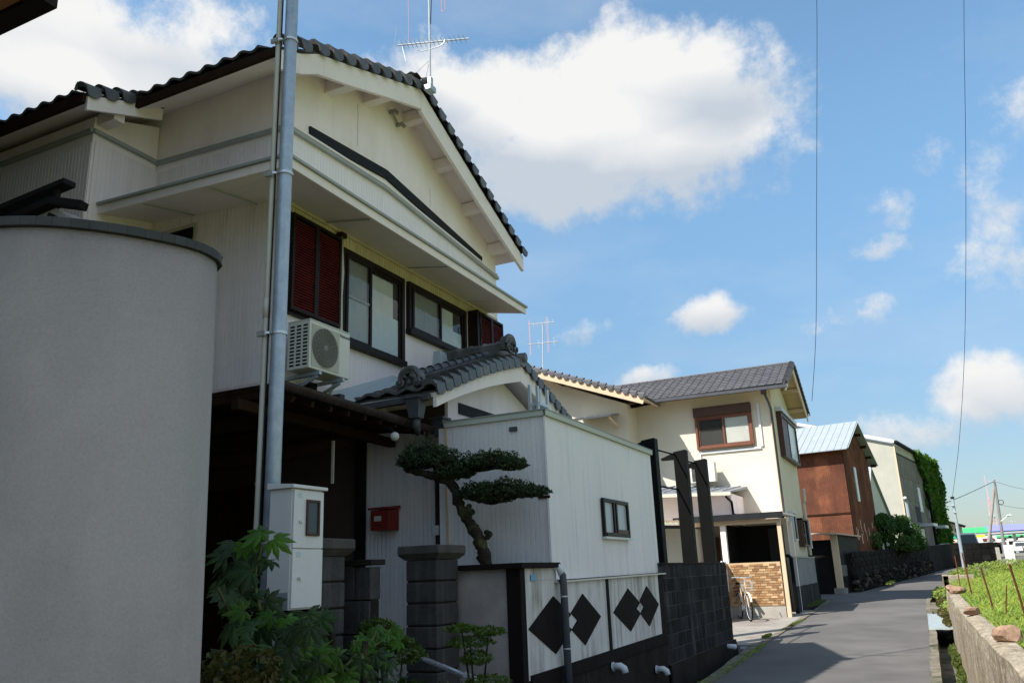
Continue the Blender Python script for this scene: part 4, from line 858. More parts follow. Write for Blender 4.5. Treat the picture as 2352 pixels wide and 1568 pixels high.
# ================= vegetation helpers
def leafcloud(n,sampler,size,mat,name,parent=None,flat=.0,**kw):
    """n small folded leaf quads at points from sampler()"""
    P=sampler(n); s=size*rng.uniform(.6,1.35,(n,1))
    a=rng.normal(size=(n,3)); a/=np.linalg.norm(a,axis=1,keepdims=True)
    if flat: a[:,2]*=(1-flat); a/=np.linalg.norm(a,axis=1,keepdims=True)
    b=rng.normal(size=(n,3)); b-=a*(a*b).sum(1,keepdims=True); b/=np.linalg.norm(b,axis=1,keepdims=True)
    c=np.cross(a,b)
    v=np.stack([P-a*s*.5,P+b*s*.26-c*s*.08,P+a*s*.5,P-b*s*.26-c*s*.08],1).reshape(-1,3)
    q=np.arange(4*n).reshape(-1,4); me=fastmesh(name,v,q,mat)
    o=link(name,me,None,Matrix.Identity(4),parent); return tag(o,**kw)
def pad_sampler(c,r,top=1.0):
    c=np.array(c); r=np.array(r)
    def f(n):
        d=rng.normal(size=(n,3)); d/=np.linalg.norm(d,axis=1,keepdims=True)
        lump=1+.16*np.sin(d[:,0]*7+c[0]*9)*np.cos(d[:,1]*6)+.1*np.sin(d[:,0]*17+d[:,2]*11)
        rad=(rng.uniform(.55,1,(n,1))**.5)*lump[:,None]
        p=c+d*rad*r; p[:,2]=np.where(d[:,2]<0,c[2]+(p[:,2]-c[2])*.55,p[:,2]); return p
    return f
def multi(samplers):
    def f(n):
        k=[n//len(samplers)]*len(samplers); k[0]+=n-sum(k); return np.concatenate([s(a) for s,a in zip(samplers,k)])
    return f
# niwaki
T=thing('cloud_pruned_tree','cloud-pruned garden tree with a crooked leaning trunk and flat dark green pads above the coping','tree',(-4.14,7.85,0))
Y0=7.85
tr_=MB(); pts=[(-4.08,Y0,.1),(-4.10,Y0,1.2),(-4.15,Y0,1.70),(-4.18,Y0,1.86),(-4.24,Y0,1.99),(-4.345,Y0+.02,2.13),(-4.435,Y0,2.31),(-4.475,Y0,2.45),(-4.56,Y0-.02,2.56),(-4.70,Y0-.03,2.62),(-4.85,Y0-.03,2.67),(-5.02,Y0,2.72),(-5.11,Y0,2.75)]
pp=cr(pts,5); L=len(pp); rad=[(.078-.038*min(1,i/L*1.2))*(1+.22*math.sin(i*2.1)*math.sin(i*.9+1)) for i in range(L)]
pp=[Vector(p)+Vector((random.uniform(-.008,.008),random.uniform(-.01,.01),0)) for p in pp]
tr_.tube(pp,rad,12)
for (x,z,r) in ((-4.10,1.98,.035),(-4.12,1.95,.03),(-4.30,2.22,.035),(-4.33,2.28,.03),(-4.36,2.18,.035),(-4.13,2.0,.028),(-4.50,2.33,.03)): tr_.ball((x+.02,Y0-.02,z),r,8,6,(1.2,1,1))
tr_.build('trunk',m_bark,T,smooth=True)
br=MB(); br.tube(cr([(-4.47,Y0,2.47),(-4.55,Y0,2.60),(-4.56,Y0,2.72),(-4.66,Y0,2.84)],4),[.045,.042,.04,.038,.035,.034,.032,.03,.028,.027,.026,.025,.02],8)
br.build('branch',m_bark,T,smooth=True)
br=MB(); q=cr([(-4.54,Y0,2.58),(-4.42,Y0,2.65),(-4.28,Y0,2.665),(-4.12,Y0,2.65),(-3.9,Y0,2.67)],4); br.tube(q,[.035-.0015*i for i in range(len(q))],8).build('branch',m_bark,T,smooth=True)
br=MB(); q=cr([(-4.46,Y0,2.41),(-4.30,Y0,2.385),(-4.14,Y0,2.33),(-4.04,Y0,2.30),(-3.9,Y0,2.32),(-3.75,Y0,2.34)],4); br.tube(q,[.035-.001*i for i in range(len(q))],8).build('branch',m_bark,T,smooth=True)
for (lst,n) in (([((-4.87,Y0,2.85),(.28,.26,.20)),((-5.02,Y0,2.82),(.17,.2,.16)),((-4.66,Y0,2.80),(.22,.24,.16)),((-4.55,Y0,2.66),(.14,.18,.14))],6500),
              ([((-4.22,Y0,2.72),(.24,.24,.13)),((-3.98,Y0,2.73),(.24,.24,.12)),((-3.80,Y0,2.67),(.17,.18,.085)),((-4.38,Y0,2.65),(.12,.16,.11))],5400),
              ([((-4.18,Y0,2.41),(.25,.26,.12)),((-3.88,Y0,2.41),(.28,.28,.135)),((-3.62,Y0,2.375),(.22,.2,.085)),((-4.02,Y0,2.35),(.25,.2,.10))],6600)):
    leafcloud(n,multi([pad_sampler(a,b) for a,b in lst]),.032,m_leafp,'foliage_pad',T)
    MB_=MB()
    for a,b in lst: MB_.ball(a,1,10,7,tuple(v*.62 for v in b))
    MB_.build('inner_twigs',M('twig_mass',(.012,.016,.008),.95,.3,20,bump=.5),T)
# palmate-leaved shrub at the foot of the pole
def palmate(nl=7,s=1.,bend=.25):
    mb=MB(); c=(0,0,0); vs=[c]; fs=[]
    for k in range(nl):
        a=-2.0+4.0*k/(nl-1); ln=s*(1-.35*abs(a)/2.0); dx,dy=math.sin(a),math.cos(a); px,py=dy,-dx; w=ln*.17
        def P(t,o): 
            z=-bend*s*(t*t)*.9+abs(o)*-.0+ (0.04*s*(1 if o==0 else 0)); return (dx*ln*t+px*o,dy*ln*t+py*o,z)
        i=len(vs); vs+=[P(.28,0),P(.28,w*.7),P(.28,-w*.7),P(.62,0),P(.62,w),P(.62,-w),P(1,0)]
        fs+=[(0,i+1,i),(0,i,i+2),(i,i+1,i+4,i+3),(i+2,i,i+3,i+5),(i+3,i+4,i+6),(i+5,i+3,i+6)]
    mb.add(vs,fs); return mb
LFD=[palmate(7,1.,b).mesh('leaf',m_leafd) for b in (.15,.45)]; LFB=[palmate(7,1.,b).mesh('leaf',m_leafb) for b in (.1,.35)]
T=thing('palmate_shrub','spreading shrub with large lobed leaves at the foot of the white meter cabinet','shrub',(-3.7,4.2,0))
LB=[(-3.66, 4.0, 1.87, 0.2), (-3.55, 3.99, 1.82, 0.18), (-3.73, 4.04, 1.84, 0.17), (-3.85, 4.06, 1.81, 0.17), (-3.67, 3.68, 1.56, 0.19), (-3.74, 3.69, 1.64, 0.14), (-3.43, 3.99, 1.36, 0.18), (-3.55, 4.0, 1.38, 0.17), (-3.32, 3.99, 1.35, 0.15), (-3.42, 4.28, 1.31, 0.14), (-3.41, 4.31, 1.26, 0.12), (-3.24, 4.01, 1.17, 0.19), (-3.27, 3.92, 1.2, 0.17), (-3.21, 4.05, 1.13, 0.18), (-3.2, 4.18, 1.14, 0.18), (-3.32, 4.52, 1.18, 0.15), (-3.34, 4.64, 1.2, 0.14), (-3.41, 4.85, 1.26, 0.15), (-3.33, 4.96, 1.24, 0.15), (-3.34, 4.9, 1.21, 0.14), (-3.27, 4.94, 1.16, 0.14), (-3.29, 4.68, 1.13, 0.14), (-3.23, 4.72, 1.08, 0.14), (-3.22, 3.92, 1.08, 0.18), (-3.17, 4.01, 1.05, 0.18), (-3.17, 4.21, 1.04, 0.17), (-3.15, 4.35, 1.08, 0.17), (-3.22, 3.78, 1.09, 0.18), (-3.29, 3.79, 1.16, 0.15), (-3.08, 4.13, 1.02, 0.17), (-3.32, 4.24, 1.2, 0.14), (-3.28, 4.54, 1.13, 0.13), (-3.37, 4.04, 1.31, 0.17), (-3.33, 4.07, 1.27, 0.15), (-3.56, 3.78, 1.42, 0.18)]
LD=[(-3.65, 3.8, 1.35, 0.2), (-3.74, 3.71, 1.15, 0.17), (-3.66, 4.6, 1.36, 0.19), (-3.55, 4.08, 1.09, 0.2), (-3.3, 3.91, 1.31, 0.15), (-3.68, 4.47, 1.37, 0.21), (-3.42, 4.02, 1.07, 0.21), (-3.91, 4.3, 1.02, 0.17), (-4.31, 4.35, 1.6, 0.19), (-3.67, 4.07, 1.46, 0.2), (-3.68, 4.19, 1.05, 0.22), (-3.52, 4.28, 0.98, 0.17), (-3.66, 4.45, 0.98, 0.19), (-3.24, 3.91, 1.33, 0.15), (-3.15, 3.83, 1.04, 0.21), (-3.67, 3.95, 1.64, 0.21), (-3.4, 4.17, 1.01, 0.22), (-3.93, 4.13, 1.7, 0.15), (-4.05, 4.17, 1.44, 0.17), (-3.76, 3.75, 1.13, 0.22), (-3.69, 4.05, 1.36, 0.2), (-3.83, 4.32, 1.27, 0.19), (-3.47, 3.79, 1.23, 0.18), (-3.3, 4.14, 1.35, 0.15), (-3.32, 3.6, 1.34, 0.2), (-3.81, 4.37, 1.38, 0.18), (-3.17, 3.71, 1.22, 0.15), (-3.36, 3.91, 1.04, 0.19), (-3.76, 4.02, 1.51, 0.2), (-4.08, 4.31, 1.47, 0.15), (-3.43, 3.88, 1.21, 0.17), (-4.12, 4.22, 1.42, 0.17), (-4.11, 4.34, 1.5, 0.19), (-3.95, 4.21, 1.24, 0.19), (-3.94, 4.06, 1.67, 0.17), (-3.22, 3.87, 1.14, 0.18), (-3.59, 4.31, 1.24, 0.18), (-4.2, 4.25, 1.54, 0.18), (-3.82, 4.07, 1.43, 0.18), (-4.2, 4.15, 1.02, 0.22), (-3.95, 4.33, 1.0, 0.17), (-3.56, 4.21, 1.1, 0.19), (-3.73, 3.91, 1.5, 0.15), (-3.6, 4.42, 1.2, 0.21), (-3.04, 3.73, 1.33, 0.2), (-4.08, 4.17, 1.53, 0.19), (-3.75, 4.09, 1.04, 0.18), (-3.75, 3.93, 1.11, 0.21), (-3.87, 4.12, 1.61, 0.21), (-4.11, 4.21, 1.14, 0.21), (-3.24, 3.73, 1.14, 0.18), (-3.67, 3.83, 1.36, 0.19), (-3.78, 3.73, 1.67, 0.15), (-3.07, 3.85, 1.14, 0.19), (-3.79, 4.0, 1.51, 0.2), (-3.72, 3.8, 1.51, 0.19), (-3.13, 4.31, 1.11, 0.15), (-3.8, 4.78, 1.01, 0.17), (-3.3, 4.64, 1.02, 0.15), (-3.49, 4.53, 1.01, 0.18), (-3.56, 4.59, 1.11, 0.18), (-3.75, 4.39, 1.09, 0.19), (-3.47, 5.05, 1.03, 0.18), (-3.43, 4.21, 1.1, 0.18), (-3.62, 4.91, 0.92, 0.18), (-3.14, 4.34, 1.07, 0.17), (-4.02, 4.63, 1.13, 0.14), (-4.04, 4.73, 1.14, 0.15), (-3.6, 4.15, 1.02, 0.18), (-3.71, 5.04, 0.92, 0.17), (-3.48, 4.87, 1.14, 0.17), (-3.53, 4.84, 1.13, 0.19), (-3.86, 4.48, 1.1, 0.18), (-3.53, 4.28, 1.15, 0.17), (-3.28, 4.55, 1.08, 0.17), (-3.35, 4.2, 1.11, 0.17), (-3.36, 4.94, 1.04, 0.15), (-3.52, 4.8, 0.97, 0.17), (-3.8, 4.92, 0.98, 0.15), (-4.08, 4.8, 0.96, 0.17), (-3.37, 4.33, 1.03, 0.15), (-3.61, 4.35, 1.05, 0.15), (-3.3, 4.51, 0.96, 0.18), (-3.66, 4.65, 0.96, 0.15), (-3.68, 4.45, 1.17, 0.17), (-3.62, 4.33, 1.11, 0.18), (-3.76, 4.48, 0.95, 0.17), (-3.76, 4.86, 0.94, 0.17), (-3.78, 4.89, 0.96, 0.17), (-3.37, 4.66, 0.94, 0.15), (-3.82, 4.66, 1.0, 0.19), (-3.1, 4.42, 1.13, 0.15), (-3.98, 4.79, 0.98, 0.19), (-3.59, 4.38, 1.0, 0.17), (-3.94, 4.08, 1.81, 0.18), (-3.96, 4.02, 1.74, 0.19), (-4.09, 4.09, 1.77, 0.15), (-3.81, 4.18, 1.74, 0.17), (-3.93, 4.18, 1.75, 0.18), (-3.95, 4.06, 1.68, 0.19), (-3.75, 4.21, 1.7, 0.14), (-3.88, 4.09, 1.64, 0.19)]
STEMS=[[(-3.65, 4.01, 1.41), (-3.74, 4.05, 1.59), (-3.73, 4.07, 1.75), (-3.66, 4.0, 1.86)], [(-3.48, 4.22, 0.98), (-3.6, 3.98, 1.17), (-3.71, 3.86, 1.37), (-3.67, 3.68, 1.55)], [(-3.43, 4.25, 0.98), (-3.33, 4.41, 1.05), (-3.4, 4.64, 1.11), (-3.37, 4.76, 1.18), (-3.4, 4.86, 1.26)], [(-3.4, 4.64, 1.11), (-3.37, 4.84, 1.16), (-3.34, 4.97, 1.23)], [(-3.34, 4.52, 1.13), (-3.36, 4.55, 1.2)]]
def leaf_at(x,y,z,s,me,name='leaf',parent=None,toward=(.35,-.75,.75)):
    n=(Vector(toward)+Vector((random.uniform(-.5,.5),random.uniform(-.4,.4),random.uniform(-.35,.35)))).normalized()
    d=Vector((random.uniform(-1,1),random.uniform(-.6,.2),random.uniform(-1.,.05))); d=(d-n*d.dot(n)).normalized(); r=d.cross(n)
    o=link(name,me,None,frameM((x,y,z),r*s*random.uniform(.8,1.1),d*s,n*s*random.uniform(.6,1.6)),parent); return o
LB=[q for q in LB if q[1]/-q[0]>1.02]; LD=[q for q in LD if q[1]/-q[0]>1.0]
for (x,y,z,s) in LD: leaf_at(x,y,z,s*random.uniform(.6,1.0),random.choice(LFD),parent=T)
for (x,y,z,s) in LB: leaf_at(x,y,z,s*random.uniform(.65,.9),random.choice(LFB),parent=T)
for P in STEMS:
    q=cr([tuple(a) for a in P],4); MB().tube(q,[.012-.006*i/len(q) for i in range(len(q))],6).build('stem',m_stem,T,smooth=True)
for (a,b) in (((-3.45,4.4,.0),(-3.35,4.3,1.35)),((-3.5,4.6,0),(-3.2,4.45,1.2)),((-3.3,4.3,0),(-3.45,4.0,1.1))):
    MB().tube([a,((a[0]+b[0])/2+.08,(a[1]+b[1])/2,(a[2]+b[2])/2),b],[.035,.03,.02],8).build('stem',m_bark,T,smooth=True)
def azalea(label,cs,n,size,mat,nm='shrub'):
    T=thing(nm,label,'shrub',(cs[0][0][0],cs[0][0][1],0)); leafcloud(n,multi([pad_sampler(a,b) for a,b in cs]),size,mat,'foliage',T)
    for a,b in cs[:3]: MB().tube([(cs[0][0][0],cs[0][0][1],0),((a[0]+cs[0][0][0])/2+.03,(a[1]+cs[0][0][1])/2,a[2]*.6),a],[.014,.011,.005],6).build('stem',m_bark,T)
    return T
azalea('small bright green shrub just left of the complete granite pillar',[((-3.86,5.63,1.08),(.20,.2,.11)),((-3.75,5.70,1.00),(.18,.18,.12)),((-4.02,5.75,1.18),(.15,.15,.09))],2600,.035,m_leafa)
azalea('small tiered green shrub in front of the grimy side panel',[((-3.56,6.43,1.03),(.20,.2,.06)),((-3.40,6.46,1.11),(.14,.15,.05)),((-3.62,6.4,1.14),(.13,.15,.045)),((-3.52,6.45,.90),(.13,.14,.08)),((-3.45,6.5,.72),(.2,.2,.06))],3000,.03,m_leafa)
azalea('low shrub with narrow yellowish leaves at the bottom left corner beside the curved wall',[((-3.35,3.55,1.12),(.22,.2,.13)),((-3.2,3.45,1.0),(.2,.2,.1))],1500,.045,m_gold)
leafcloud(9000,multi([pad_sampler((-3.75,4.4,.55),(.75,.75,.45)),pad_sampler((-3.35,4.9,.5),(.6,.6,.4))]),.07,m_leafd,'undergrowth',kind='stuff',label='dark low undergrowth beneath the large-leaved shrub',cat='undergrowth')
# ================= SECOND HOUSE
H=thing('cream_house','cream rendered house with brown sliding window and open carport beyond the black posts','house',(-6,27,.3))
hx,hy=-3.58,25.5; z0=g(27)-.05
MB().prism([(hx,hy,z0),(hx,29.5,z0),(hx,29.5,6.45),(hx,27.25,7.45),(hx,hy,6.7)],(-6.2,0,0)).build('wall',m_cream,H)
B(-13,-7.8,24.5,29,z0,6.60).build('wall',m_cream,H); MB().prism([(-7.8,24.5,6.60),(-13,24.5,6.60),(-13,24.5,8.5),(-11.5,24.5,8.1)],(0,1,0)).build('wall',m_cream,H)
# roofs
e=(24.9,6.66); a=(27.2,7.72); er=(29.75,6.45)
MB().prism([(-3.02,e[0],e[1]-.06),(-3.02,a[0],a[1]-.06),(-3.02,a[0],a[1]),(-3.02,e[0],e[1])],(-8,0,0)).build('roof_deck',m_cream2,H)
R=MB().prism([(-3.0,e[0]-.02,e[1]+.004),(-3.0,a[0],a[1]+.004),(-3.0,a[0],a[1]+.03),(-3.0,e[0]-.02,e[1]+.03)],(-8,0,0)).build('roof',m_tile2,H)
R2=MB().prism([(-3.0,er[0]+.02,er[1]+.004),(-3.0,a[0],a[1]+.004),(-3.0,a[0],a[1]+.03),(-3.0,er[0]+.02,er[1]+.03)],(-8,0,0)).build('roof',m_tile2,H)
MB().prism([(-3.02,er[0],er[1]-.06),(-3.02,a[0],a[1]-.06),(-3.02,a[0],a[1]),(-3.02,er[0],er[1])],(-8,0,0)).build('roof_deck',m_cream2,H)
v=Vector((0,a[0]-e[0],a[1]-e[1])).normalized()
tiles(R,FTILE,Vector((-9.1,e[0]-.06,e[1]+.03)),(1,0,0),v,24,11,.25,.235,name='flat_tile')
n2=Vector((0,-v.z,v.y)); vb=Vector((0,a[0]-er[0],a[1]-er[1])).normalized(); nb=Vector((0,-vb.z,vb.y)); nb=nb if nb.z>0 else -nb
for i in range(11): link('verge_tile',VERGE2,None,frameM(Vector((-3.1,e[0]-.06,e[1]+.05))+v*(.235*i),(1,0,0),v,n2),R)
for i in range(12): link('verge_tile',VERGE2,None,frameM(Vector((-3.1,er[0]+.06,er[1]+.05))+vb*(.235*i),(1,0,0),vb,nb),R2)
for i in range(20): B(-9.0+i*.3+.004,-8.71+i*.3,a[0]-.07,a[0]+.07,a[1]+.04,a[1]+.12).build('ridge_tile',m_tile2,R,bev=.02)
barge(H,-3.03,[(e[0]-.02,e[1]+.03),(a[0]-.003,a[1]+.03)],.22,.04,m_barge); barge(H,-3.03,[(a[0]+.003,a[1]+.03),(er[0]+.02,er[1]+.03)],.22,.04,m_barge)
for y in (25.6,26.6,27.25,28.2,29.2):
    zz=np.interp(y,[e[0],a[0],er[0]],[e[1],a[1],er[1]])-.2; B(-3.57,-3.08,y-.06,y+.06,zz,zz+.12).build('purlin',m_cream2,H)
MB().bar((-7.1,e[0]-.07,e[1]-.02),(-3.0,e[0]-.07,e[1]-.06),.11,.09).build('gutter',m_grpvc,H)
MB().bar((-7.75,24.8,6.55),(-7.1,24.83,6.60),.12,.1).build('gutter',m_post,H)
MB().box(-3.75,-3.6,24.78,24.92,6.45,6.6).build('rain_hopper',m_black,H)
# wing roof: verge board and tiles
W0=(-7.02,6.56); W1=(-11.5,8.24); vd=Vector((W1[0]-W0[0],0,W1[1]-W0[1])).normalized(); wn=Vector((-vd.z,0,vd.x)); wn=wn if wn.z>0 else -wn
MB().obox((W0[0],23.72,W0[1]-.04),vd*4.8,(0,5,0),wn*.05).build('roof_deck',m_cream2,H)
RW=MB().obox((W0[0]+.02,23.70,W0[1]+.012),vd*4.8,(0,5,0),wn*.03).build('roof',m_tile2,H)
MB().obox((W0[0],23.66,W0[1]-.20),vd*4.8,(0,.04,0),wn*.22).build('barge_board',m_cream2,H)
for i in range(18): link('verge_tile',VERGE2,None,frameM(Vector((W0[0]+.06,23.76,W0[1]+.04))+vd*(.255*i),(0,-1,0),vd,wn),RW)
tiles(RW,FTILE,Vector((W0[0]+.06,23.80,W0[1]+.03)),(0,1,0),vd,5,8,.25,.235,name='flat_tile')
for x in (-8.5,-9.9): B(x,x+.12,23.75,24.5,np.interp(-x,[7.02,11.5],[6.56,8.24])-.2,np.interp(-x,[7.02,11.5],[6.56,8.24])-.06).build('purlin',m_woodd,H)
# awning on wing
aw=MB().hexa([(-9.3,23.55,6.10),(-8.05,23.55,6.12),(-8.05,24.5,6.30),(-9.3,24.5,6.28),(-9.3,23.55,6.13),(-8.05,23.55,6.15),(-8.05,24.5,6.33),(-9.3,24.5,6.31)]).build('window_awning',m_metalroof,H)
MB().bar((-9.3,23.53,6.10),(-8.0,23.53,6.12),.05,.06).build('gutter',m_grpvc,H); 
for x in (-8.1,-9.2): MB().bar((x,24.5,5.9),(x,23.6,6.1),.04,.06).build('awning_bracket',m_cream2,H)
for i in range(4): MB().bar((-9.2+i*.35,23.55,6.15),(-9.2+i*.35,24.48,6.33),.03,.02).build('awning_rib',m_alu,H)
# main window with shutter housing
def win_front(parent,x0,x1,z0,z1,y,box=.28,fw=.07,mid=None,mat=None,panemat=None):
    mat=mat or m_winbr; f=MB().box(x0,x0+fw,y-.10,y+.05,z0,z1).box(x1-fw,x1,y-.10,y+.05,z0,z1).box(x0+fw,x1-fw,y-.13,y+.05,z0,z0+fw).box(x0+fw,x1-fw,y-.10,y+.05,z1-box-.05,z1-box).build('window',mat,parent,bev=.006)
    if box: B(x0-.01,x1+.01,y-.16,y-.001,z1-box+.001,z1+.01).build('shutter_box',m_winbr2,f,bev=.008)
    mid=mid or (x0+x1)/2
    for (p,q,yy) in ((x0+fw,mid+.03,y-.05),(mid-.03,x1-fw,y-.09)):
        MB().box(p,p+.05,yy,yy+.03,z0+fw,z1-box-.05).box(q-.05,q,yy,yy+.03,z0+fw,z1-box-.05).box(p+.05,q-.05,yy,yy+.03,z0+fw,z0+fw+.05).box(p+.05,q-.05,yy,yy+.03,z1-box-.10,z1-box-.05).build('sash',mat,f)
        B(p+.05,q-.05,yy+.01,yy+.014,z0+fw+.05,z1-box-.10).build('pane',m_glass,f)
    return f
w=win_front(H,-5.93,-4.2,5.07,6.35,hy)
B(-5.0,-4.3,hy-.058,hy-.054,5.2,6.0).build('curtain',M('blind',(.62,.58,.52),.8,.05,3,bump=0),w); B(-5.85,-5.05,hy-.012,hy-.006,5.2,6.0).build('painted_room_shade',MATS['painted_room_shade'],w)  # dark sheet behind the left pane paints the room's shade
# cable duct
d=MB().box(-4.02,-3.95,hy-.05,hy-.001,5.0,6.32).box(-5.85,-4.021,hy-.05,hy-.001,4.93,5.0).box(-5.90,-5.84,hy-.05,hy-.001,4.5,4.93).build('cable_duct',m_whpvc,H,bev=.01)
# corner downpipes
MB().tube([(-3.66,24.86,6.48),(-3.62,25.2,6.25),(-3.60,25.42,6.05),(-3.60,25.44,3.0)],.035,10).build('downspout',m_grpvc,H,smooth=True)
B(-3.665,-3.58,25.455,25.497,3.0,6.0).build('corner_pipe',m_cream2,H)
# street side windows (bay with brown shutters)
f=MB().box(-3.575,-3.42,26.1,29.3,4.72,4.80).box(-3.575,-3.42,26.1,29.3,5.98,6.06).box(-3.575,-3.42,26.1,26.2,4.8,5.98).box(-3.575,-3.42,29.2,29.3,4.8,5.98).box(-3.5,-3.44,27.5,27.58,4.8,5.98).build('window',m_winbr2,H)
B(-3.57,-3.38,26.0,29.4,6.10,6.22).build('awning',m_alu,H); B(-3.46,-3.455,26.2,27.5,4.8,5.98).build('shutter_panel',m_winbr2,f); B(-3.47,-3.465,27.58,29.2,4.8,5.98).build('pane',m_frost,f)
f=MB().box(-3.575,-3.46,26.2,26.25,2.25,3.1).box(-3.575,-3.46,26.75,26.8,2.25,3.1).box(-3.575,-3.46,26.25,26.75,2.25,2.3).box(-3.575,-3.46,26.25,26.75,3.05,3.1).build('window',m_alu,H); B(-3.5,-3.49,26.25,26.75,2.3,3.05).build('pane',m_black,f)
f=MB().box(-3.575,-3.40,27.6,27.66,2.1,2.95).box(-3.575,-3.40,28.9,28.96,2.1,2.95).box(-3.575,-3.40,27.66,28.9,2.1,2.16).box(-3.575,-3.38,27.6,28.96,2.90,2.96).build('window',m_winbr2,H); B(-3.45,-3.44,27.66,28.9,2.16,2.9).build('pane',m_glass2,f); B(-3.405,-3.36,28.96,29.1,2.05,2.97).build('sash',m_alu,f)
MB().tube([(-3.5,29.45,.4),(-3.5,29.45,3.5),(-3.45,29.4,3.6),(-3.45,29.4,4.0)],.05,8).build('flue',m_pvc,H)
# low roof over the ground-floor extension
B(-7.4,-4.72,23.7,25.49,2.72,3.55).build('extension_wall',m_stucco,H); B(-7.4,-5.05,24.3,25.4,z0,2.72).build('extension_wall',m_cream,H)
MB().hexa([(-7.5,22.9,3.62),(-4.58,22.9,3.50),(-4.58,25.49,3.78),(-7.5,25.49,4.02),(-7.5,22.9,3.66),(-4.58,22.9,3.54),(-4.58,25.49,3.86),(-7.5,25.49,4.1)]).build('extension_roof',m_metalroof,H)
for i in range(9): MB().bar((-7.4+i*.33,22.9,3.68-.0135*i),(-7.4+i*.33,25.45,4.10-.027*i),.03,.025).build('roof_seam',m_metalroof,H)
MB().bar((-7.5,22.86,3.58),(-4.55,22.86,3.47),.09,.09).build('gutter',m_pvc,H)
MB().tube([(-4.7,22.95,3.4),(-4.7,23.6,3.3),(-4.70,23.66,2.98),(-4.6,23.66,2.93),(-3.5,24.6,2.86)],.035,8).build('downspout',m_post,H)
# carport of the cream house
B(-6.2,-3.28,22.85,22.93,2.76,2.92).build('carport_fascia',m_dktrim,H)
MB().hexa([(-6.2,22.93,2.86),(-3.3,22.93,2.86),(-3.3,25.45,2.90),(-6.2,25.45,2.90),(-6.2,22.93,2.9),(-3.3,22.93,2.9),(-3.3,25.45,2.95),(-6.2,25.45,2.95)]).build('carport_roof',m_soffit,H)
MB().bar((-6.0,23.05,2.70),(-3.45,23.05,2.70),.10,.10).build('carport_beam',m_cream2,H)
B(-3.48,-3.38,23.0,23.10,.28,2.75).build('carport_post',m_cream2,H); B(-3.46,-3.36,24.9,25.0,.28,2.75).build('carport_post',m_barge,H)
B(-4.98,-4.84,23.05,23.20,1.6,2.7).build('carport_post',m_barge,H)
B(-5.02,-3.7,25.35,25.49,.3,2.7).build('black_shade_panel',m_black,H); B(-5.04,-4.98,23.3,25.3,.3,2.7).build('black_shade_panel',m_black,H)  # black panels stand in for the shade inside the carport
B(-4.1,-3.75,25.30,25.345,1.5,2.6).build('screen_panel',M('screen_dark',(.04,.038,.033),.8,bump=0),H)
d=B(-5.95,-5.3,24.25,24.295,.3,2.4).build('entrance_door',m_winbr,H); B(-5.37,-5.34,24.22,24.248,1.2,1.4).build('handle',m_alu,d)
# brick apron wall, bricks individually
def brickwall(parent,o,d,length,z0,z1,out,bw=.21,bh=.075,maxn=300):
    me=MB().box(.004,bw-.006,-.012,.0,.004,bh-.008).mesh('brick',m_brick); me2=MB().box(.004,bw-.006,-.012,.0,.004,bh-.008).mesh('brick_light',M('light_brick',(.48,.32,.17),.85,.12,9,bump=.3,orand=.2))
    d=Vector((*d,0)).normalized(); out=Vector((*out,0)); nr=int((z1-z0)/bh); nc=int(length/bw)
    for r in range(nr):
        off=(r%3)*bw/3
        for c in range(-1,nc+1):
            u=c*bw+off
            if u<-.001 or u+bw>length+.03: continue
            link('brick',me2 if (c+r)%3==0 or random.random()<.06 else me,None,frameM(Vector((*o,z0+r*bh))+d*u,d,-out,(0,0,1)),parent)
    return
T=thing('brick_wall','low orange brick wall with concrete footing under the cream house carport','wall',(-4.2,23.1,.3))
B(-4.87,-3.52,23.02,23.16,.56,1.66).build('mortar_core',m_mortar,T); brickwall(T,(-4.86,23.019),(1,0),1.34,.57,1.65,(0,-1),bw=.17,bh=.062)
B(-4.90,-3.50,22.99,23.18,.2,.555).build('footing',m_conc,T); B(-4.98,-4.872,21.4,23.16,.56,1.66).build('mortar_core',m_mortar,T)
brickwall(T,(-4.871,23.0),(0,-1),1.6,.57,1.65,(1,0),bw=.2); B(-5.0,-4.85,21.38,22.98,.2,.555).build('footing',m_conc,T)
B(-4.99,-4.86,21.36,21.398,.57,1.68).build('end_tiles',M('end_cream',(.75,.6,.38),.8,.1,9,bump=.1),T)
T=thing('meter_box','small white box with pale plate and bent pipe on the orange brick wall','meter box',(-4.85,22.2,1.3)); B(-4.868,-4.75,21.5,21.9,1.32,1.62).build('body',m_white,T,bev=.01); B(-4.868,-4.78,22.0,22.5,.95,1.5).build('plate',m_white,T,bev=.02); MB().tube([(-4.8,21.95,1.62),(-4.8,22.0,1.7),(-4.8,22.2,1.7),(-4.8,22.25,1.5)],.025,8).build('pipe',m_whpvc,T)
aircon('air conditioner standing on the low sheet roof of the cream house, behind the black posts',-6.12,-5.38,25.0,25.3,4.02,4.62,street=False)
MB().hexa([(-6.7,20.6,2.70),(-5.45,20.6,2.62),(-5.45,21.8,2.72),(-6.7,21.8,2.80),(-6.7,20.6,2.73),(-5.45,20.6,2.65),(-5.45,21.8,2.75),(-6.7,21.8,2.83)]).build('side_awning',M('poly_awning',(.40,.40,.30),.5,.05,3,bump=0),H)
for i in range(9): MB().bar((-6.65+i*.145,20.6,2.75-.009*i),(-6.65+i*.145,21.8,2.85-.009*i),.03,.02).build('awning_rib',m_cream2,H)
MB().bar((-6.7,20.58,2.64),(-5.42,20.58,2.56),.05,.08).build('awning_beam',m_post,H)
B(-7.6,-5.6,21.9,24.3,.3,2.6).build('store_wall',m_cream,H)
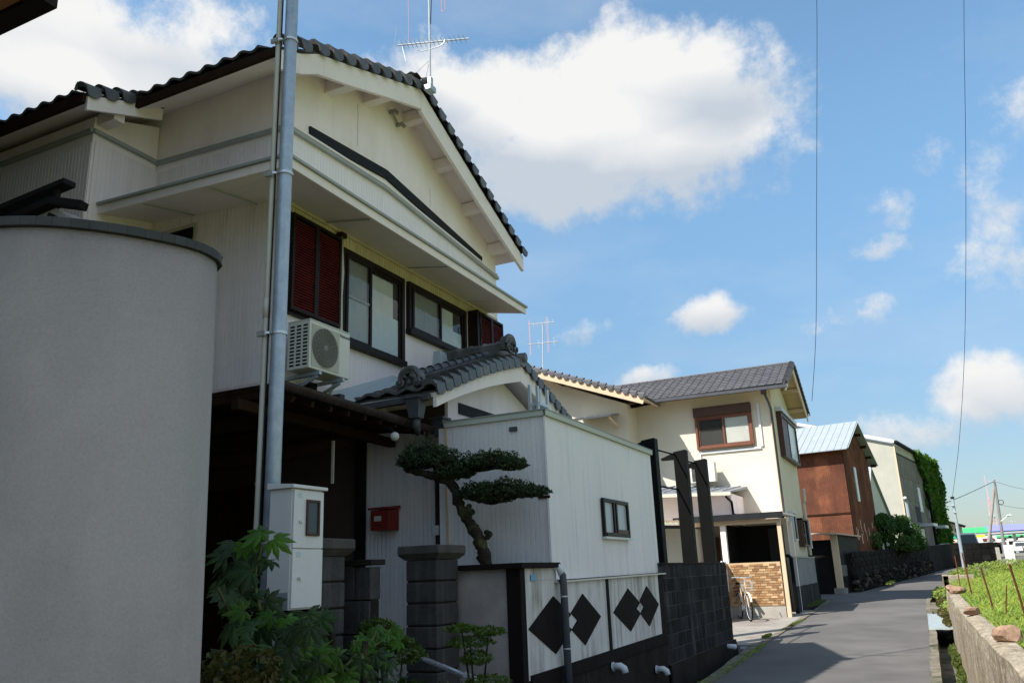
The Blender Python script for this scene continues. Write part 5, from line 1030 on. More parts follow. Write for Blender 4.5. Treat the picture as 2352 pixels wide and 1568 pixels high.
# gate fence between house 2 and lane
T=thing('gate_fence','grey panel fence with dark timber boards at its foot beside the cream house','fence',(-3.4,26.5,.3))
B(-3.45,-3.37,24.2,29.2,.98,1.74).build('grey_panel',M('fence_grey',(.22,.225,.22),.85,.15,2,streak=.4,dirt=(.1,.1,.1),bump=.1),T)
for i in range(16): B(-3.44,-3.355+random.uniform(-.01,.01),24.25+i*.31,24.25+i*.31+.29,.28,.95+.05*abs(math.sin(i*1.9))).build('board',M('dark_board',(.035,.034,.034),.85,.3,4,streak=.5,dirt=(.12,.12,.12),bump=.3,orand=.2),T)
for y in (24.12,29.25): MB().tube([(-3.38,y,.28),(-3.38,y,1.74),(-3.43,y,1.80),(-3.55,y,1.80)],.05,8).build('post',m_post,T)
B(-3.47,-3.35,24.2,29.2,1.745,1.79).build('cap',m_conc,T)
# bicycle
def bicycle(o,ang,T):
    d=Vector((math.cos(ang),math.sin(ang),0)); s=Vector((-d.y,d.x,0)); o=Vector(o); P=lambda a,z,b=0: o+d*a+s*b+Vector((0,0,z))
    def ring(c,r,rr,nm,mat,par,a0=0,a1=2*math.pi,w=1): 
        return MB().tube([c+d*r*math.cos(a0+(a1-a0)*i/24)+Vector((0,0,r*math.sin(a0+(a1-a0)*i/24))) for i in range(25)],rr,6,cap=(a1-a0)<6).build(nm,mat,par)
    for c in (P(-.52,.33),P(.52,.33)):
        w=ring(c,.315,.018,'wheel',m_black,T); ring(c,.29,.008,'rim',m_alu,w); sp=MB()
        for k in range(14): a=k*math.pi/7; sp.tube([c,c+d*.29*math.cos(a)+Vector((0,0,.29*math.sin(a)))],.0018,3,cap=False)
        sp.build('spokes',m_alu,w)
    ring(P(-.52,.33),.345,.024,'mudguard',m_white,T,.3,2.9); ring(P(.52,.33),.345,.024,'mudguard',m_white,T,.4,3.0)
    f=MB(); 
    for a,b,r in ((P(-.52,.33),P(-.1,.30),.011),(P(-.52,.33),P(-.16,.72),.009),(P(-.1,.3),P(-.2,.85),.016),(P(-.1,.3),P(.36,.72),.018),(P(.34,.92),P(.40,.62),.018),(P(.40,.62),P(.52,.33),.014)): f.tube([a,b],r,8)
    f.build('frame',m_cream2,T)
    MB().tube([P(.34,.92),P(.32,1.02)],.012,8).tube([P(.15,1.04,.28),P(.28,1.05,.2),P(.32,1.03,0),P(.28,1.05,-.2),P(.15,1.04,-.28)],.012,8).build('handlebar',m_alu,T)
    MB().hexa([P(-.34,.86,-.08),P(-.06,.88,-.02),P(-.06,.88,.02),P(-.34,.86,.08),P(-.35,.92,-.1),P(-.05,.92,-.03),P(-.05,.92,.03),P(-.35,.92,.1)]).build('saddle',m_woodd,T,bev=.01)
    b=MB(); 
    for z,q in ((.72,.8),(.79,.87),(.86,.94),(.94,1.)): b.tube([P(.42,z,-.14*q),P(.42+.24*q,z,-.14*q),P(.42+.24*q,z,.14*q),P(.42,z,.14*q),P(.42,z,-.14*q)],.004,4)
    for k in range(7): b.tube([P(.44+.03*k,.72,.11),P(.43+.04*k,.94,.14)],.003,4).tube([P(.44+.03*k,.72,-.11),P(.43+.04*k,.94,-.14)],.003,4)
    b.build('basket',m_alu,T)
    B(0,.0001,0,.0001,0,.0001) ; MB().ball(P(-.89,.52),.03,8,6).build('reflector',m_red,T); MB().tube([P(-.1,.3,.05),P(-.1,.3,-.05)],.08,12).build('crank',m_alu,T)
    MB().bar(P(-.75,.70),P(-.35,.70),.12,.02).build('carrier',m_red,T)
T=thing('bicycle','bicycle with white mudguards and wire basket leaning by the orange brick wall','bicycle',(-4.5,22.3,.28)); bicycle((-4.42,22.35,.262),-1.15,T)
# ================= FAR BUILDINGS, all aligned to the bend of the lane
bd=Vector((.147,1,0)).normalized(); pd=Vector((bd.y,-bd.x,0))
class Fr:   # local frame: u along the lane, w towards the lane (positive) / away (negative), z up
    def __init__(s,x,y): s.o=Vector((x,y,0))
    def __call__(s,u,w,z): p=s.o+bd*u+pd*w; return (p.x,p.y,z)
    def box(s,mb,u0,u1,w0,w1,z0,z1): return mb.hexa([s(u0,w0,z0),s(u0,w1,z0),s(u1,w1,z0),s(u1,w0,z0),s(u0,w0,z1),s(u0,w1,z1),s(u1,w1,z1),s(u1,w0,z1)])
def sheets(F,parent,mat,side,a0,a1,z0,z1f,w=.62,name='corrugated_sheet',d=.02,nrib=8,base=0.,zmin=None):
    # side 'lane': face w=base, running in u; 'front': face u=base, running in -w
    n=int((a1-a0)/w+.5)
    for i in range(n):
        p,q=a0+i*w,min(a0+(i+1)*w,a1); mb=MB(); m=nrib*2
        for k in range(m+1):
            t=p+(q-p)*k/m; o=d*(.5 if k%2 else 1.0); zt=z1f(t)-.0
            for z in (z0,zt): mb.v.append(F(t,base+o,z) if side=='lane' else F(base-o,-t,z))
            if k: j=2*k; mb.f.append((j-2,j,j+1,j-1))
        mb.build(name,mat,parent)
# rust barn
F=Fr(-2.62,37.0)
OV=.3
T=thing('rusty_barn','tall barn clad in rust-red corrugated sheets under a pale blue metal roof','barn',(-4,39,.6))
W_=4.7; ea=6.25; apz=7.55; zb=.4
MB().prism([F(0,0,zb),F(W_,0,zb),F(W_,0,ea-.1),F(W_/2,0,apz-.12),F(0,0,ea-.1)],tuple(-pd*7)).build('barn_body',m_rust,T)
zf=lambda t: np.interp(t,[0,W_/2,W_],[ea,apz,ea])-.12
sheets(F,T,m_rust,'lane',0,W_,zb,zf,.67)
sheets(F,T,m_rust,'front',0,6.6,3.55,lambda t:ea-.12,.6); sheets(F,T,m_rust,'front',0,6.6,zb,lambda t:3.5,.6)
F.box(MB(),-.05,-.021,-6.6,0,3.49,3.55).build('lap_flashing',m_woodd,T)
v1=Vector(F(W_/2,0,apz))-Vector(F(-.45,0,ea-.22))
def rsl(u0,z0_,u1,z1_,w0,w1,t,mat,nm,par): return MB().hexa([F(u0,w0,z0_),F(u0,w1,z0_),F(u1,w1,z1_),F(u1,w0,z1_),F(u0,w0,z0_+t),F(u0,w1,z0_+t),F(u1,w1,z1_+t),F(u1,w0,z1_+t)]).build(nm,mat,par)
R=rsl(-.45,ea-.20,W_/2,apz-.01,-7,OV,.03,m_zinc,'roof',T); rsl(W_/2,apz-.01,W_+.8,ea-.40,-7,OV,.03,m_zinc,'roof',T)
for i in range(26): w=-6.9+i*.29; MB().bar(F(-.46,w,ea-.165),F(W_/2,w,apz+.03),.03,.015).build('roof_rib',m_zinc,R)
for u,z in ((.3,ea+.0),(1.3,ea+.5),(W_-.3,ea-.10),(W_-1.1,ea+.30),(W_-1.9,ea+.75),(W_+.5,ea-.42)): F.box(MB(),u-.05,u+.05,.02,OV-.03,z-.05,z+.07).build('purlin',m_woodd,T)
f=F.box(MB(),1.45,1.85,.022,.06,4.05,5.5).build('window',m_alu,T); F.box(MB(),1.5,1.8,.061,.066,4.1,4.75).build('pane',m_frost,f); F.box(MB(),1.5,1.8,.061,.066,4.8,5.45).build('pane',m_frost,f)
mb=MB()
for i in range(16):
    u=random.uniform(.4,4.3); z=random.uniform(2.6,3.4); h=random.uniform(.15,.5); w=random.uniform(.04,.14); F.box(mb,u,u+w,.0215,.0235,z-h,z)
mb.build('flaked_paint',m_rustlt,T)
# lean-to store in front of the barn
F2=Fr(-2.95,33.0)
T=thing('lean_to_store','low sooty lean-to with a crumbling doorway in front of the rusty barn','store',(-3.5,34,.5))
F2.box(MB(),0,3.2,-.14,0,1.5,2.55).build('upper_wall',m_dktrim,T); 
for r_ in range(5):
    for c in range(8):
        F2.box(MB(),c*.4+.006,c*.4+.394,-.15,.0+random.uniform(-.006,.006),.5+r_*.2,.5+r_*.2+.193).build('block',m_greyw if r_>2 else m_block,T)
F2.box(MB(),-.10,-.002,-.2,.03,.45,2.6).build('door_jamb',m_cream2,T); F2.box(MB(),.1,3.2,-3.0,-.16,.3,2.4).build('interior_shade_block',m_black,T)  # solid black block paints the shade inside the doorway
MB().hexa([F2(-.5,-1.4,2.62),F2(-.5,.15,2.56),F2(3.3,.15,2.52),F2(3.3,-1.4,2.70),F2(-.5,-1.4,2.68),F2(-.5,.15,2.62),F2(3.3,.15,2.58),F2(3.3,-1.4,2.76)]).build('roof',m_rustlt,T)
F2.box(MB(),-.12,.2,-.3,.1,.3,.7).build('threshold',m_slab,T)
# pale gabled annex
F3=Fr(-2.35,45.0)
T=thing('pale_annex','narrow pale gabled annex squeezed between the rusty barn and the grey warehouse','annex',(-3,47,.8))
ann=[(0,4.6),(1.5,6.25),(5.2,3.6)]
MB().prism([F3(0,0,.6),F3(5.2,0,.6),F3(5.2,0,3.6),F3(1.5,0,6.25),F3(0,0,4.6)],tuple(-pd*5)).build('wall',m_palew,T)
MB().hexa([F3(-.2,-5,4.40),F3(-.2,.15,4.40),F3(1.5,.15,6.28),F3(1.5,-5,6.28),F3(-.2,-5,4.46),F3(-.2,.15,4.46),F3(1.5,.15,6.34),F3(1.5,-5,6.34)]).build('roof',m_zinc,T)
MB().hexa([F3(1.5,-5,6.28),F3(1.5,.12,6.28),F3(5.4,.12,3.5),F3(5.4,-5,3.5),F3(1.5,-5,6.34),F3(1.5,.12,6.34),F3(5.4,.12,3.56),F3(5.4,-5,3.56)]).build('roof',m_zinc,T)
MB().tube([F3(.25,.1,4.4),F3(.3,.08,1)],.06,8).build('downspout',m_grpvc,T)
# grey warehouse
F4=Fr(-.97,56.0)
T=thing('grey_warehouse','large weathered grey cement-board warehouse half covered by ivy','warehouse',(-2,62,1))
MB().prism([F4(0,0,.6),F4(0,-12,.6),F4(0,-12,12.4),F4(0,0,8.5)],tuple(bd*16)).build('warehouse_body',m_greyl,T)
for r_ in range(5):
    for c in range(14):
        z=1.0+r_*1.38; F4.box(MB(),c*1.14+.02,c*1.14+1.12,.002,.03+random.uniform(0,.015),z+.02,z+1.36).build('wall_panel',m_greyw,T)
F4.box(MB(),.0,16,.002,.05,7.92,8.0).build('eave_line',m_dktrim,T); MB().bar(F4(-.1,.1,8.62),F4(16.1,.1,8.55),.3,.12).build('gutter',m_dktrim,T)
MB().bar(F4(-.12,.1,8.62),F4(-.12,-12,12.5),.2,.18).build('verge_flashing',m_white,T)
F4.box(MB(),-.04,.04,-.02,.05,1,8.4).build('corner_strip',m_cream2,T)
for (u,z0_,z1_,m) in ((5.6,4.6,6.2,m_frost),(9.0,4.3,5.6,m_frost)):
    f=F4.box(MB(),u,u+1.0,.05,.10,z0_,z1_).build('window',m_alu,T); F4.box(MB(),u+.06,u+.94,.101,.106,z0_+.06,z1_-.06).build('pane',m,f)
for u in (4.3,9.3): F4.box(MB(),u,u+1.6,.05,.9,3.62,3.80).build('door_hood',m_alu,T); F4.box(MB(),u+.2,u+1.4,.05,.09,1.2,3.5).build('door',m_white,T)
F4.box(MB(),3.9,5.7,.046,.05,3.9,4.9).build('soot_mark',m_dktrim,T); MB().tube([F4(8.4,.3,1),F4(8.4,.3,5.6),F4(8.2,.25,6)],.09,8).build('flue',m_post,T)
MB().tube([F4(-.3,.2,5.2),F4(0,.2,5.0),F4(.1,.2,1)],.10,8).build('downspout',m_zinc,T); F4.box(MB(),10.6,11.6,.05,.7,1.2,2.6).build('tank',m_white,T)
# ivy
def ivy(n):
    u=rng.uniform(6.3,16.3,n); z=rng.uniform(.9,8.75,n)
    edge=6.9+ (8.7-z)*.62+.5*np.sin(z*2.1)+.3*np.sin(z*5.7); k=u>edge; u=np.where(k,u,edge+rng.uniform(0,2.5,n)); u=np.minimum(u,16.4+.15*np.sin(z*3))
    w=.08+rng.uniform(0,.45,n)*(.6+.4*np.sin(u*1.7)*np.cos(z*1.9))
    return np.stack([F4.o.x+bd.x*u+pd.x*w,F4.o.y+bd.y*u+pd.y*w,z],1)
leafcloud(15000,ivy,.26,m_leafi,'ivy',label='dense green ivy covering the far end of the grey warehouse wall',cat='ivy')
leafcloud(4000,lambda n:np.array([F4(16.1,0,0)])+np.stack([rng.uniform(-.2,.5,n),rng.uniform(-.1,.4,n),np.zeros(n)],1)+np.stack([-rng.uniform(0,3,n)*pd.x,-rng.uniform(0,3,n)*pd.y,rng.uniform(1,8.6,n)],1),.26,m_leafi,'ivy',label='ivy wrapping the back corner of the grey warehouse',cat='ivy')
# stone wall along the bend: individual stones near, blocks above
F5=Fr(-2.57,33.9)
T=thing('stone_wall','dark dry-laid stone boundary wall following the bend of the lane below the barns','wall',(-1.5,42,.6))
gz=lambda u: g(33.9+u*.989)
mb=MB()
for i in range(16):
    u=i*2.; 
    if i<15:
        a,b=gz(u),gz(u+2); mb.hexa([F5(u,-.4,a-.3),F5(u,-.03,a-.3),F5(u+2,-.03,b-.3),F5(u+2,-.4,b-.3),F5(u,-.4,a+1.38),F5(u,-.06,a+1.38),F5(u+2,-.06,b+1.38),F5(u+2,-.4,b+1.38)])
mb.build('wall_core',m_stone,T)
u=0
while u<17.5:
    w=.42; 
    for r_ in range(5):
        z=gz(u)+.52+r_*.18; 
        if z>gz(u)+1.30: continue
        off=.2 if r_%2 else 0
        F5.box(MB(),u+off+.006,u+off+w-.01,-.08,.0+random.uniform(-.02,.015),z,z+.172).build('block',m_stone,T,bev=.008)
    u+=w
u=0
while u<17.5:
    z=gz(u)-.05
    while z<gz(u)+.5:
        r=random.uniform(.09,.16); c=Vector(F5(u+random.uniform(-.08,.08),.02,z+r*.7)); mb=MB(); mb.ball(c,r,7,5,(1.0,1.2,.75)); mb.v=[tuple(Vector(p)+Vector((random.uniform(-1,1),random.uniform(-1,1),random.uniform(-1,1)))*r*.18) for p in mb.v]
        mb.build('stone',m_stlt if random.random()<.35 else m_stone,T); z+=r*1.35
    u+=random.uniform(.2,.32)
T=thing('dark_block_wall','low black wall running on to the right past the thin grey post','wall',(2.5,56,1)); 
MB().hexa([(1.35,57,.6),(3.75,58.5,.6),(3.6,58.9,.6),(1.2,57.4,.6),(1.35,57,2.42),(3.75,58.5,2.42),(3.6,58.9,2.42),(1.2,57.4,2.42)]).build('wall_core',m_stone,T)
for r_ in range(4):
    for c in range(5): a=Vector((1.35,57,0)); d=Vector((2.4,1.5,0))/5.; MB().obox(a+d*c+Vector((0,-.02,1.1+r_*.33)),d*.97,(.0,-.03,0),(0,0,.31)).build('block',m_stone,T)
# bushes
def bush(label,cs,n,size,mat,nm='bush'):
    T=thing(nm,label,'bush',(cs[0][0][0],cs[0][0][1],g(cs[0][0][1]))); leafcloud(n,multi([pad_sampler(a,b) for a,b in cs]),size,mat,'foliage',T)
    b0=Vector((cs[0][0][0],cs[0][0][1],g(cs[0][0][1])))
    for a,b in cs: MB().tube([b0,Vector(a)],[.06,.03],6).build('stem',m_bark,T)
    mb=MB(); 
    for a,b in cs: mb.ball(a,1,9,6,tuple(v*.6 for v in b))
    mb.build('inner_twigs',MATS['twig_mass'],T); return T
bush('large dark green bush spilling over the stone wall beside the rusty barn',[((-1.75,42.2,2.8),(.6,.8,.7)),((-1.25,43.5,3.1),(.5,.8,.5)),((-2.3,40.6,2.35),(.55,.9,.6)),((-.7,45.4,2.7),(.5,1.1,.75)),((-1.0,43.2,2.2),(.7,1.5,.5)),((-2.0,41.4,3.25),(.3,.4,.3)),((-.95,44.6,3.35),(.32,.5,.3)),((-2.65,40.0,2.75),(.3,.5,.3)),((-.4,46.2,2.3),(.4,.8,.5)),((-1.7,42.6,3.45),(.28,.4,.25))],12000,.13,leafmat('leaf_bush',(.05,.12,.025),.2,.4))
bush('dark tree crown showing behind the ivy-covered wall end',[((1.5,96,3.8),(.7,1.0,2.4)),((1.2,95,3.4),(.8,1.2,2.2))],1800,.3,m_leafd,'tree')
# thin grey post with fitting
T=thing('grey_post','thin grey steel post with small side arm standing at the bend before the black wall','post',(1.5,47.5,.85)); MB().tube([(1.42,47.5,.7),(1.46,47.5,4.45)],[.085,.065],10).build('shaft',m_steel,T); MB().tube([(1.46,47.4,4.1),(1.15,47.4,4.14)],.03,6).build('side_arm',m_alu,T); MB().tube([(1.46,47.5,4.45),(1.46,47.5,4.55)],.09,8).build('cap',m_dktrim,T); B(1.40,1.56,47.38,47.62,3.75,3.8).build('side_arm',m_alu,T)
# A-frame power pole
T=thing('braced_power_pole','leaning concrete power pole with a diagonal brace, a street lamp and a coil of cable','pole',(6.2,95,2))
MB().tube([(6.55,95,1.6),(6.86,95,8.9)],[.16,.11],10).build('shaft',M('pole_conc',(.22,.20,.20),.9,.1,2,bump=.1),T)
MB().tube([(5.0,95,1.6),(6.72,95,8.1)],[.17,.12],10).build('brace',M('pole_brace',(.30,.27,.24),.9,.1,2,bump=.1),T)
MB().bar((6.3,95,8.75),(7.1,95,8.75),.12,.12).build('crossarm',m_alu,T); MB().tube([(6.75,94.9,4.9),(7.4,94.6,5.35)],.05,6).ball((7.5,94.5,5.4),.14,8,6,(1.8,1,.6)).build('street_lamp',m_white,T)
MB().tube([(6.95+.22*math.cos(a*.5)+.1,94.8,6.7+.22*math.sin(a*.5)) for a in range(14)],.03,5).build('cable_coil',m_cable,T)
# wires
def wire(pts,r,label,nm='overhead_wire'):
    return MB().tube(cr(pts,6),r,6).build(nm,m_cable,label=label,cat='wire')
wire([(-.25,19.5,17.0),(-.43,20,15.55),(-.78,20.4,13.2),(-1.27,20.8,9.9),(-1.72,21.5,7.2),(-2.12,22.3,5.6)],.007,'black wire hanging down the sky and ending near the cream house roof')
wire([(4.5,29,22.5),(4.13,30,20.74),(3.3,32,15.0),(2.55,36,9.9),(1.95,41,6.6),(1.46,47.5,4.5)],.009,'faint wire dropping steeply to the thin grey post')
wire([(1.4,73,5.6),(3.8,84,7.0),(6.8,95,8.75)],.025,'cable from the ivy-covered warehouse to the braced power pole')
wire([(6.86,95,8.75),(11,100,7.9),(22,105,7.4)],.015,'sagging cable running right from the braced power pole'); wire([(6.8,95,6.5),(11,100,6.0),(22,105,5.8)],.015,'lower cable running right from the braced power pole')
# gas station and shops
T=thing('petrol_station','petrol station with a long flat canopy striped green and lilac, forecourt and shopfront','petrol station',(9,140,2.2))
zc=4.2
zg=2.05
B(4.6,7.9,138,146,5.0,5.75).build('canopy_green',M('sign_green',(.08,.55,.22),.5,.03,1,bump=0),T); B(7.9,22,138,146,5.1,5.95).build('canopy_lilac',M('sign_lilac',(.30,.32,.75),.5,.03,1,bump=0),T)
B(4.6,22,138.1,146,4.72,4.99).build('canopy_soffit',m_alu,T)
for x in (8.1,11,14,18): B(x,x+.35,139,139.4,zg,4.72).build('column',m_alu,T)
B(5.6,20,148,152,zg,4.9).build('shopfront',m_white,T); B(6.1,7.2,147.9,148,zg,3.6).build('shop_window',m_dktrim,T); B(8.6,10.4,147.9,148,zg,3.7).build('shop_window',m_dktrim,T); B(11,16,147.9,148,zg+.4,3.8).build('shop_window',m_glass2,T)
B(6.3,7.5,137.9,138,4.35,4.68).build('yellow_sign',M('sign_yellow',(.75,.58,.03),.5,.03,1,bump=0),T); B(7.6,9.2,147.85,147.9,4.05,4.35).build('red_sign',M('sign_maroon',(.2,.03,.04),.5,.03,1,bump=0),T); B(9.5,20,147.85,147.9,4.4,4.7).build('green_sign',MATS['sign_green'],T)
for i in range(12): a=10.2+i*.75; B(a,a+.42,145.9,146,3.9+.35*(i%2),4.2+.35*(i%2)).build('poster',(m_white,MATS['sign_green'],M('sign_pink',(.7,.2,.3),.5,bump=0),m_white)[i%4],T)
for x in (9.4,12.6): B(x,x+.7,140,140.6,zg,zg+1.6).build('fuel_pump',m_white,T)
T=thing('signboard_shop','small white shop with a navy sign beside the petrol station','shop',(5.2,135,2)); B(4.05,6.0,130,134,zg-.1,4.75).build('wall',m_white,T); B(4.75,6.0,129.9,130,4.2,4.62).build('sign',M('sign_navy',(.03,.05,.25),.5,bump=0),T); B(4.85,5.9,129.95,130,zg-.1,3.9).build('shutter',m_dktrim,T)
T=thing('cream_shop','cream gabled shop with a green signboard far down the lane','shop',(3,128,2)); MB().prism([(1.9,126,1.9),(4.35,126,1.9),(4.35,126,5.6),(2.5,126,6.35),(1.9,126,6.1)],(0,6,0)).build('wall',m_cream,T)
MB().bar((2.4,125.6,6.45),(4.75,125.6,5.55),6,.08,(.3,0,1)).build('roof',m_dktrim,T); B(2.0,4.3,125.9,126,4.1,4.55).build('signboard',M('sign_teal',(.02,.40,.26),.5,bump=0),T)
for x in (2.5,3.5): f=B(x,x+.5,125.94,126,4.95,5.4).build('window',m_dktrim,T)
B(2.4,3.5,125.94,126,1.9,3.4).build('shutter',m_dktrim,T); B(2.2,4.4,125.3,126,3.6,3.75).build('awning',m_cream2,T)
def vehicle(label,x,y,z,w,l,h,mat,nm,cat):
    T=thing(nm,label,cat,(x,y,z)); 
    MB().hexa([(x-w/2,y,z+.25),(x+w/2,y,z+.25),(x+w/2,y+l,z+.25),(x-w/2,y+l,z+.25),(x-w/2,y,z+h*.55),(x+w/2,y,z+h*.55),(x+w/2,y+l,z+h*.55),(x-w/2,y+l,z+h*.55)]).build('body',mat,T,bev=.06)
    MB().hexa([(x-w*.47,y+.15,z+h*.55),(x+w*.47,y+.15,z+h*.55),(x+w*.47,y+l*.8,z+h*.55),(x-w*.47,y+l*.8,z+h*.55),(x-w*.38,y+.7,z+h),(x+w*.38,y+.7,z+h),(x+w*.38,y+l*.65,z+h),(x-w*.38,y+l*.65,z+h)]).build('cab',mat,T,bev=.05)
    MB().hexa([(x-w*.41,y+.17,z+h*.59),(x+w*.41,y+.17,z+h*.59),(x+w*.41,y+.3,z+h*.59),(x-w*.41,y+.3,z+h*.59),(x-w*.34,y+.56,z+h*.93),(x+w*.34,y+.56,z+h*.93),(x+w*.34,y+.7,z+h*.93),(x-w*.34,y+.7,z+h*.93)]).build('windscreen',m_glass2,T)
    for sx in (-1,1):
        for yy in (y+.6,y+l-.6): MB().tube([(x+sx*w*.42,yy,z+.3),(x+sx*w*.5,yy,z+.3)],.3,12).build('wheel',m_black,T)
    for sx in (-1,1): B(x+sx*w*.3-.12,x+sx*w*.3+.12,y-.01,y+.0,z+.62,z+.75).build('headlight',m_alu,T)
vehicle('small white van parked just behind the end of the black wall',2.75,72,1.55,1.5,3.2,1.85,m_white,'parked_van','van')
vehicle('white car on the petrol station forecourt at the right edge',10.6,125,1.95,1.7,4,1.4,m_white,'parked_car','car')
T=thing('lattice_tower','faint red and white lattice mast on the horizon at the right','tower',(17,260,2)); mb=MB()
for k in range(4):
    a=k*math.pi/2; mb.tube([(16.6+1.3*math.cos(a),260+1.3*math.sin(a),2),(16.6+.2*math.cos(a),260+.2*math.sin(a),17)],.10,4)
for z in range(3,17,2): r=1.3-(z-2)*.073; mb.tube([(16.6+r*math.cos(b*math.pi/2),260+r*math.sin(b*math.pi/2),z) for b in range(5)],.07,4)
mb.tube([(16.6,260,17),(16.6,260,23)],.12,4); mb.build('mast',M('mast_pink',(.6,.35,.35),.8,bump=0),T); B(15.8,17.4,259.5,260.5,12,12.8).build('platform',m_alu,T)
for (x,h,lb) in ((5.4,6.8,'distant thin utility pole above the navy shop sign'),(8.0,6.5,'shortest distant utility pole, above the green stripe of the petrol canopy'),(11.5,7.3,'distant utility pole above the lilac stripe of the petrol canopy'),(13.8,7.4,'rightmost distant utility pole, next to the lattice mast')):
    T=thing('utility_pole',lb,'pole',(x,170,2.2),'distant utility poles'); MB().tube([(x,170,2.2),(x,170,h+.6)],.10,6).build('shaft',m_alu,T); B(x-.6,x+.6,169.95,170.05,h,h+.1).build('crossarm',m_alu,T)
B(3.85,4.33,56,56.1,1.2,2.2).build('notice_board',m_white,label='plain white board standing at the end of the black wall',cat='board'); B(3.45,3.65,56.3,56.5,1.0,2.1).build('grey_slab',m_conc,label='upright grey slab just left of the plain white board',cat='slab')
# ================= ANTENNAS
def antenna_big():
    T=thing('roof_antenna','tall television antenna with a toothed boom on the ridge of the nearest gabled house','antenna',(-5.45,8.95,8.35))
    x,y=-5.42,8.98
    MB().tube([(x,y,8.3),(x+.0,y,11.5)],.016,8).build('mast',m_alu,T)
    k=.89; b0=Vector((-5.95,8.9,9.33)); b1=Vector((-4.80,9.0,9.04)); b0,b1=Vector((x-.50,y-.06,9.18)),Vector((x+.62,y+.06,8.98))
    MB().tube([b0,b1],.011,8).build('boom',m_alu,T)
    for i in range(15):
        p=b0+(b1-b0)*((i+1)/16); MB().tube([p+Vector((-.0,.055,-.03)),p+Vector((.0,-.055,.04))],.004,5).build('element',m_alu,T)
    for s in (1,-1): MB().tube([b0,b0+Vector((-.02,.1*s,.11*s)),b0+Vector((.05,.12*s,.22*s*-1))],.005,5).build('reflector',m_alu,T)
    MB().tube([(x-.22,y,9.11),(x-.2,y,9.03),(x-.12,y,8.99),(x+.16,y,8.97),(x+.24,y,9.0),(x+.26,y,9.05)],.008,6).build('clamp_bow',m_alu,T)
    for (dx,z0_,z1_) in ((-.36,9.2,11),(.27,9.55,11),(.21,9.55,11)): MB().tube([(x+dx,y,z0_),(x+dx-.01,y,z1_)],.005,5).build('pink_rod',m_pinkrod,T)
    MB().tube([(x+.27,y,9.56),(x+.24,y,9.53),(x+.21,y,9.56)],.005,5).build('pink_rod',m_pinkrod,T)
    MB().tube([(x+.03,y,11),(x+.05,y,10),(x+.02,y,9.4)],.006,5).build('coax_cable',m_cable,T)
    MB().box(x-.06,x+.05,y-.08,y+.08,8.28,8.36).box(x-.03,x+.03,y-.03,y+.03,8.36,8.5).build('base_bracket',m_steel,T)
    for d in ((-.25,-.3),(-.3,.2)): MB().tube([(x,y,8.8),(x+d[0],y+d[1],8.3)],.002,4).build('guy_wire',m_cable,T)
antenna_big()
T=thing('far_antenna','slender television antenna on the roof of the cream house, just right of the entrance gable','antenna',(-8.7,20.5,6.8))
x,y=-8.72,20.0
x,y=-10.45,24.2
K=24.2/20
Z=lambda z:1.55+(z-1.55)*K
MB().tube([(x,y,7.6),(x+.08,y,Z(8.17))],.022,6).build('mast',m_alu,T)
for (z,a,b) in ((8.2,-.44,.50),(7.64,-.5,.60)):
    MB().tube([(x+a,y,Z(z)+.03),(x+b,y,Z(z)-.04)],.016,6).build('boom',m_alu,T)
for i in range(7): q=-.4+.14*i; MB().tube([(x+q,y,Z(8.2)+.07),(x+q,y,Z(8.2)-.07)],.006,4).build('element',m_alu,T)
for q in (-.42,-.40,.22,.26): MB().tube([(x+q,y,Z(8.35)),(x+q,y,Z(7.35))],.008,4).build('pink_rod',m_pinkrod,T)
for q in (-.1,.45): MB().tube([(x+q,y,Z(7.75)),(x+q,y,Z(7.5))],.007,4).build('element',m_alu,T)
# ================= RIGHT SIDE
T=thing('retaining_wall','thick weathered concrete retaining wall with loose rocks along its top at the right edge','wall',(.3,14,-.4))
mb=MB(); ysw=list(np.arange(-6,21.9,.45)); 
for i,y in enumerate(ysw):
    x=np.interp(y,[0,6,8,14,22],[.40,.36,.31,.22,.20]); t=.21; w=lambda a:random.uniform(-a,a)
    mb.v+=[(x-.03,y,-.55),(x-.015+w(.006),y,.2),(x+w(.008),y,.74),(x+.012+w(.01),y,.885+w(.01)),(x+.03,y,.90+w(.008)),(x+t*.5,y,.905+w(.008)),(x+t-.03,y,.90+w(.008)),(x+t+w(.01),y,.87),(x+t,y,.3)]
    if i:
        k=9*i
        for j in range(9): mb.f.append((k-9+j,k-9+(j+1)%9,k+(j+1)%9,k+j))
n=len(ysw); mb.f+=[tuple(range(8,-1,-1)),tuple(9*(n-1)+a for a in range(9))]
o=mb.build('wall_body',m_wallr,T)
dm=o.modifiers.new('sub','SUBSURF'); dm.subdivision_type='SIMPLE'; dm.levels=2; dm.render_levels=2
tx=bpy.data.textures.new('rough','CLOUDS'); tx.noise_scale=.06; dp=o.modifiers.new('disp','DISPLACE'); dp.texture=tx; dp.strength=.022; dp.mid_level=.5
def rock(c,r,lab,seed,sq=(1,1,.65)):
    rr=random.Random(seed); m=bpy.data.meshes.new('rock'); import bmesh; bm=bmesh.new(); bmesh.ops.create_icosphere(bm,subdivisions=2,radius=1)
    pl=[(Vector((rr.gauss(0,1),rr.gauss(0,1),rr.gauss(0,1))).normalized(),rr.uniform(.55,.85)) for _ in range(9)]
    for v in bm.verts:
        for n_,d in pl:
            s=v.co.dot(n_)-d
            if s>0: v.co-=n_*s
        v.co=Vector((v.co.x*r*sq[0],v.co.y*r*sq[1],max(v.co.z,-.62)*r*sq[2]))
    bm.to_mesh(m); bm.free(); setmat(m,m_rock); o=link('rock',m,None,Matrix.Translation(c)@Matrix.Rotation(rr.uniform(0,3),4,'Z')); return tag(o,lab,'rock','loose rocks on the retaining wall')
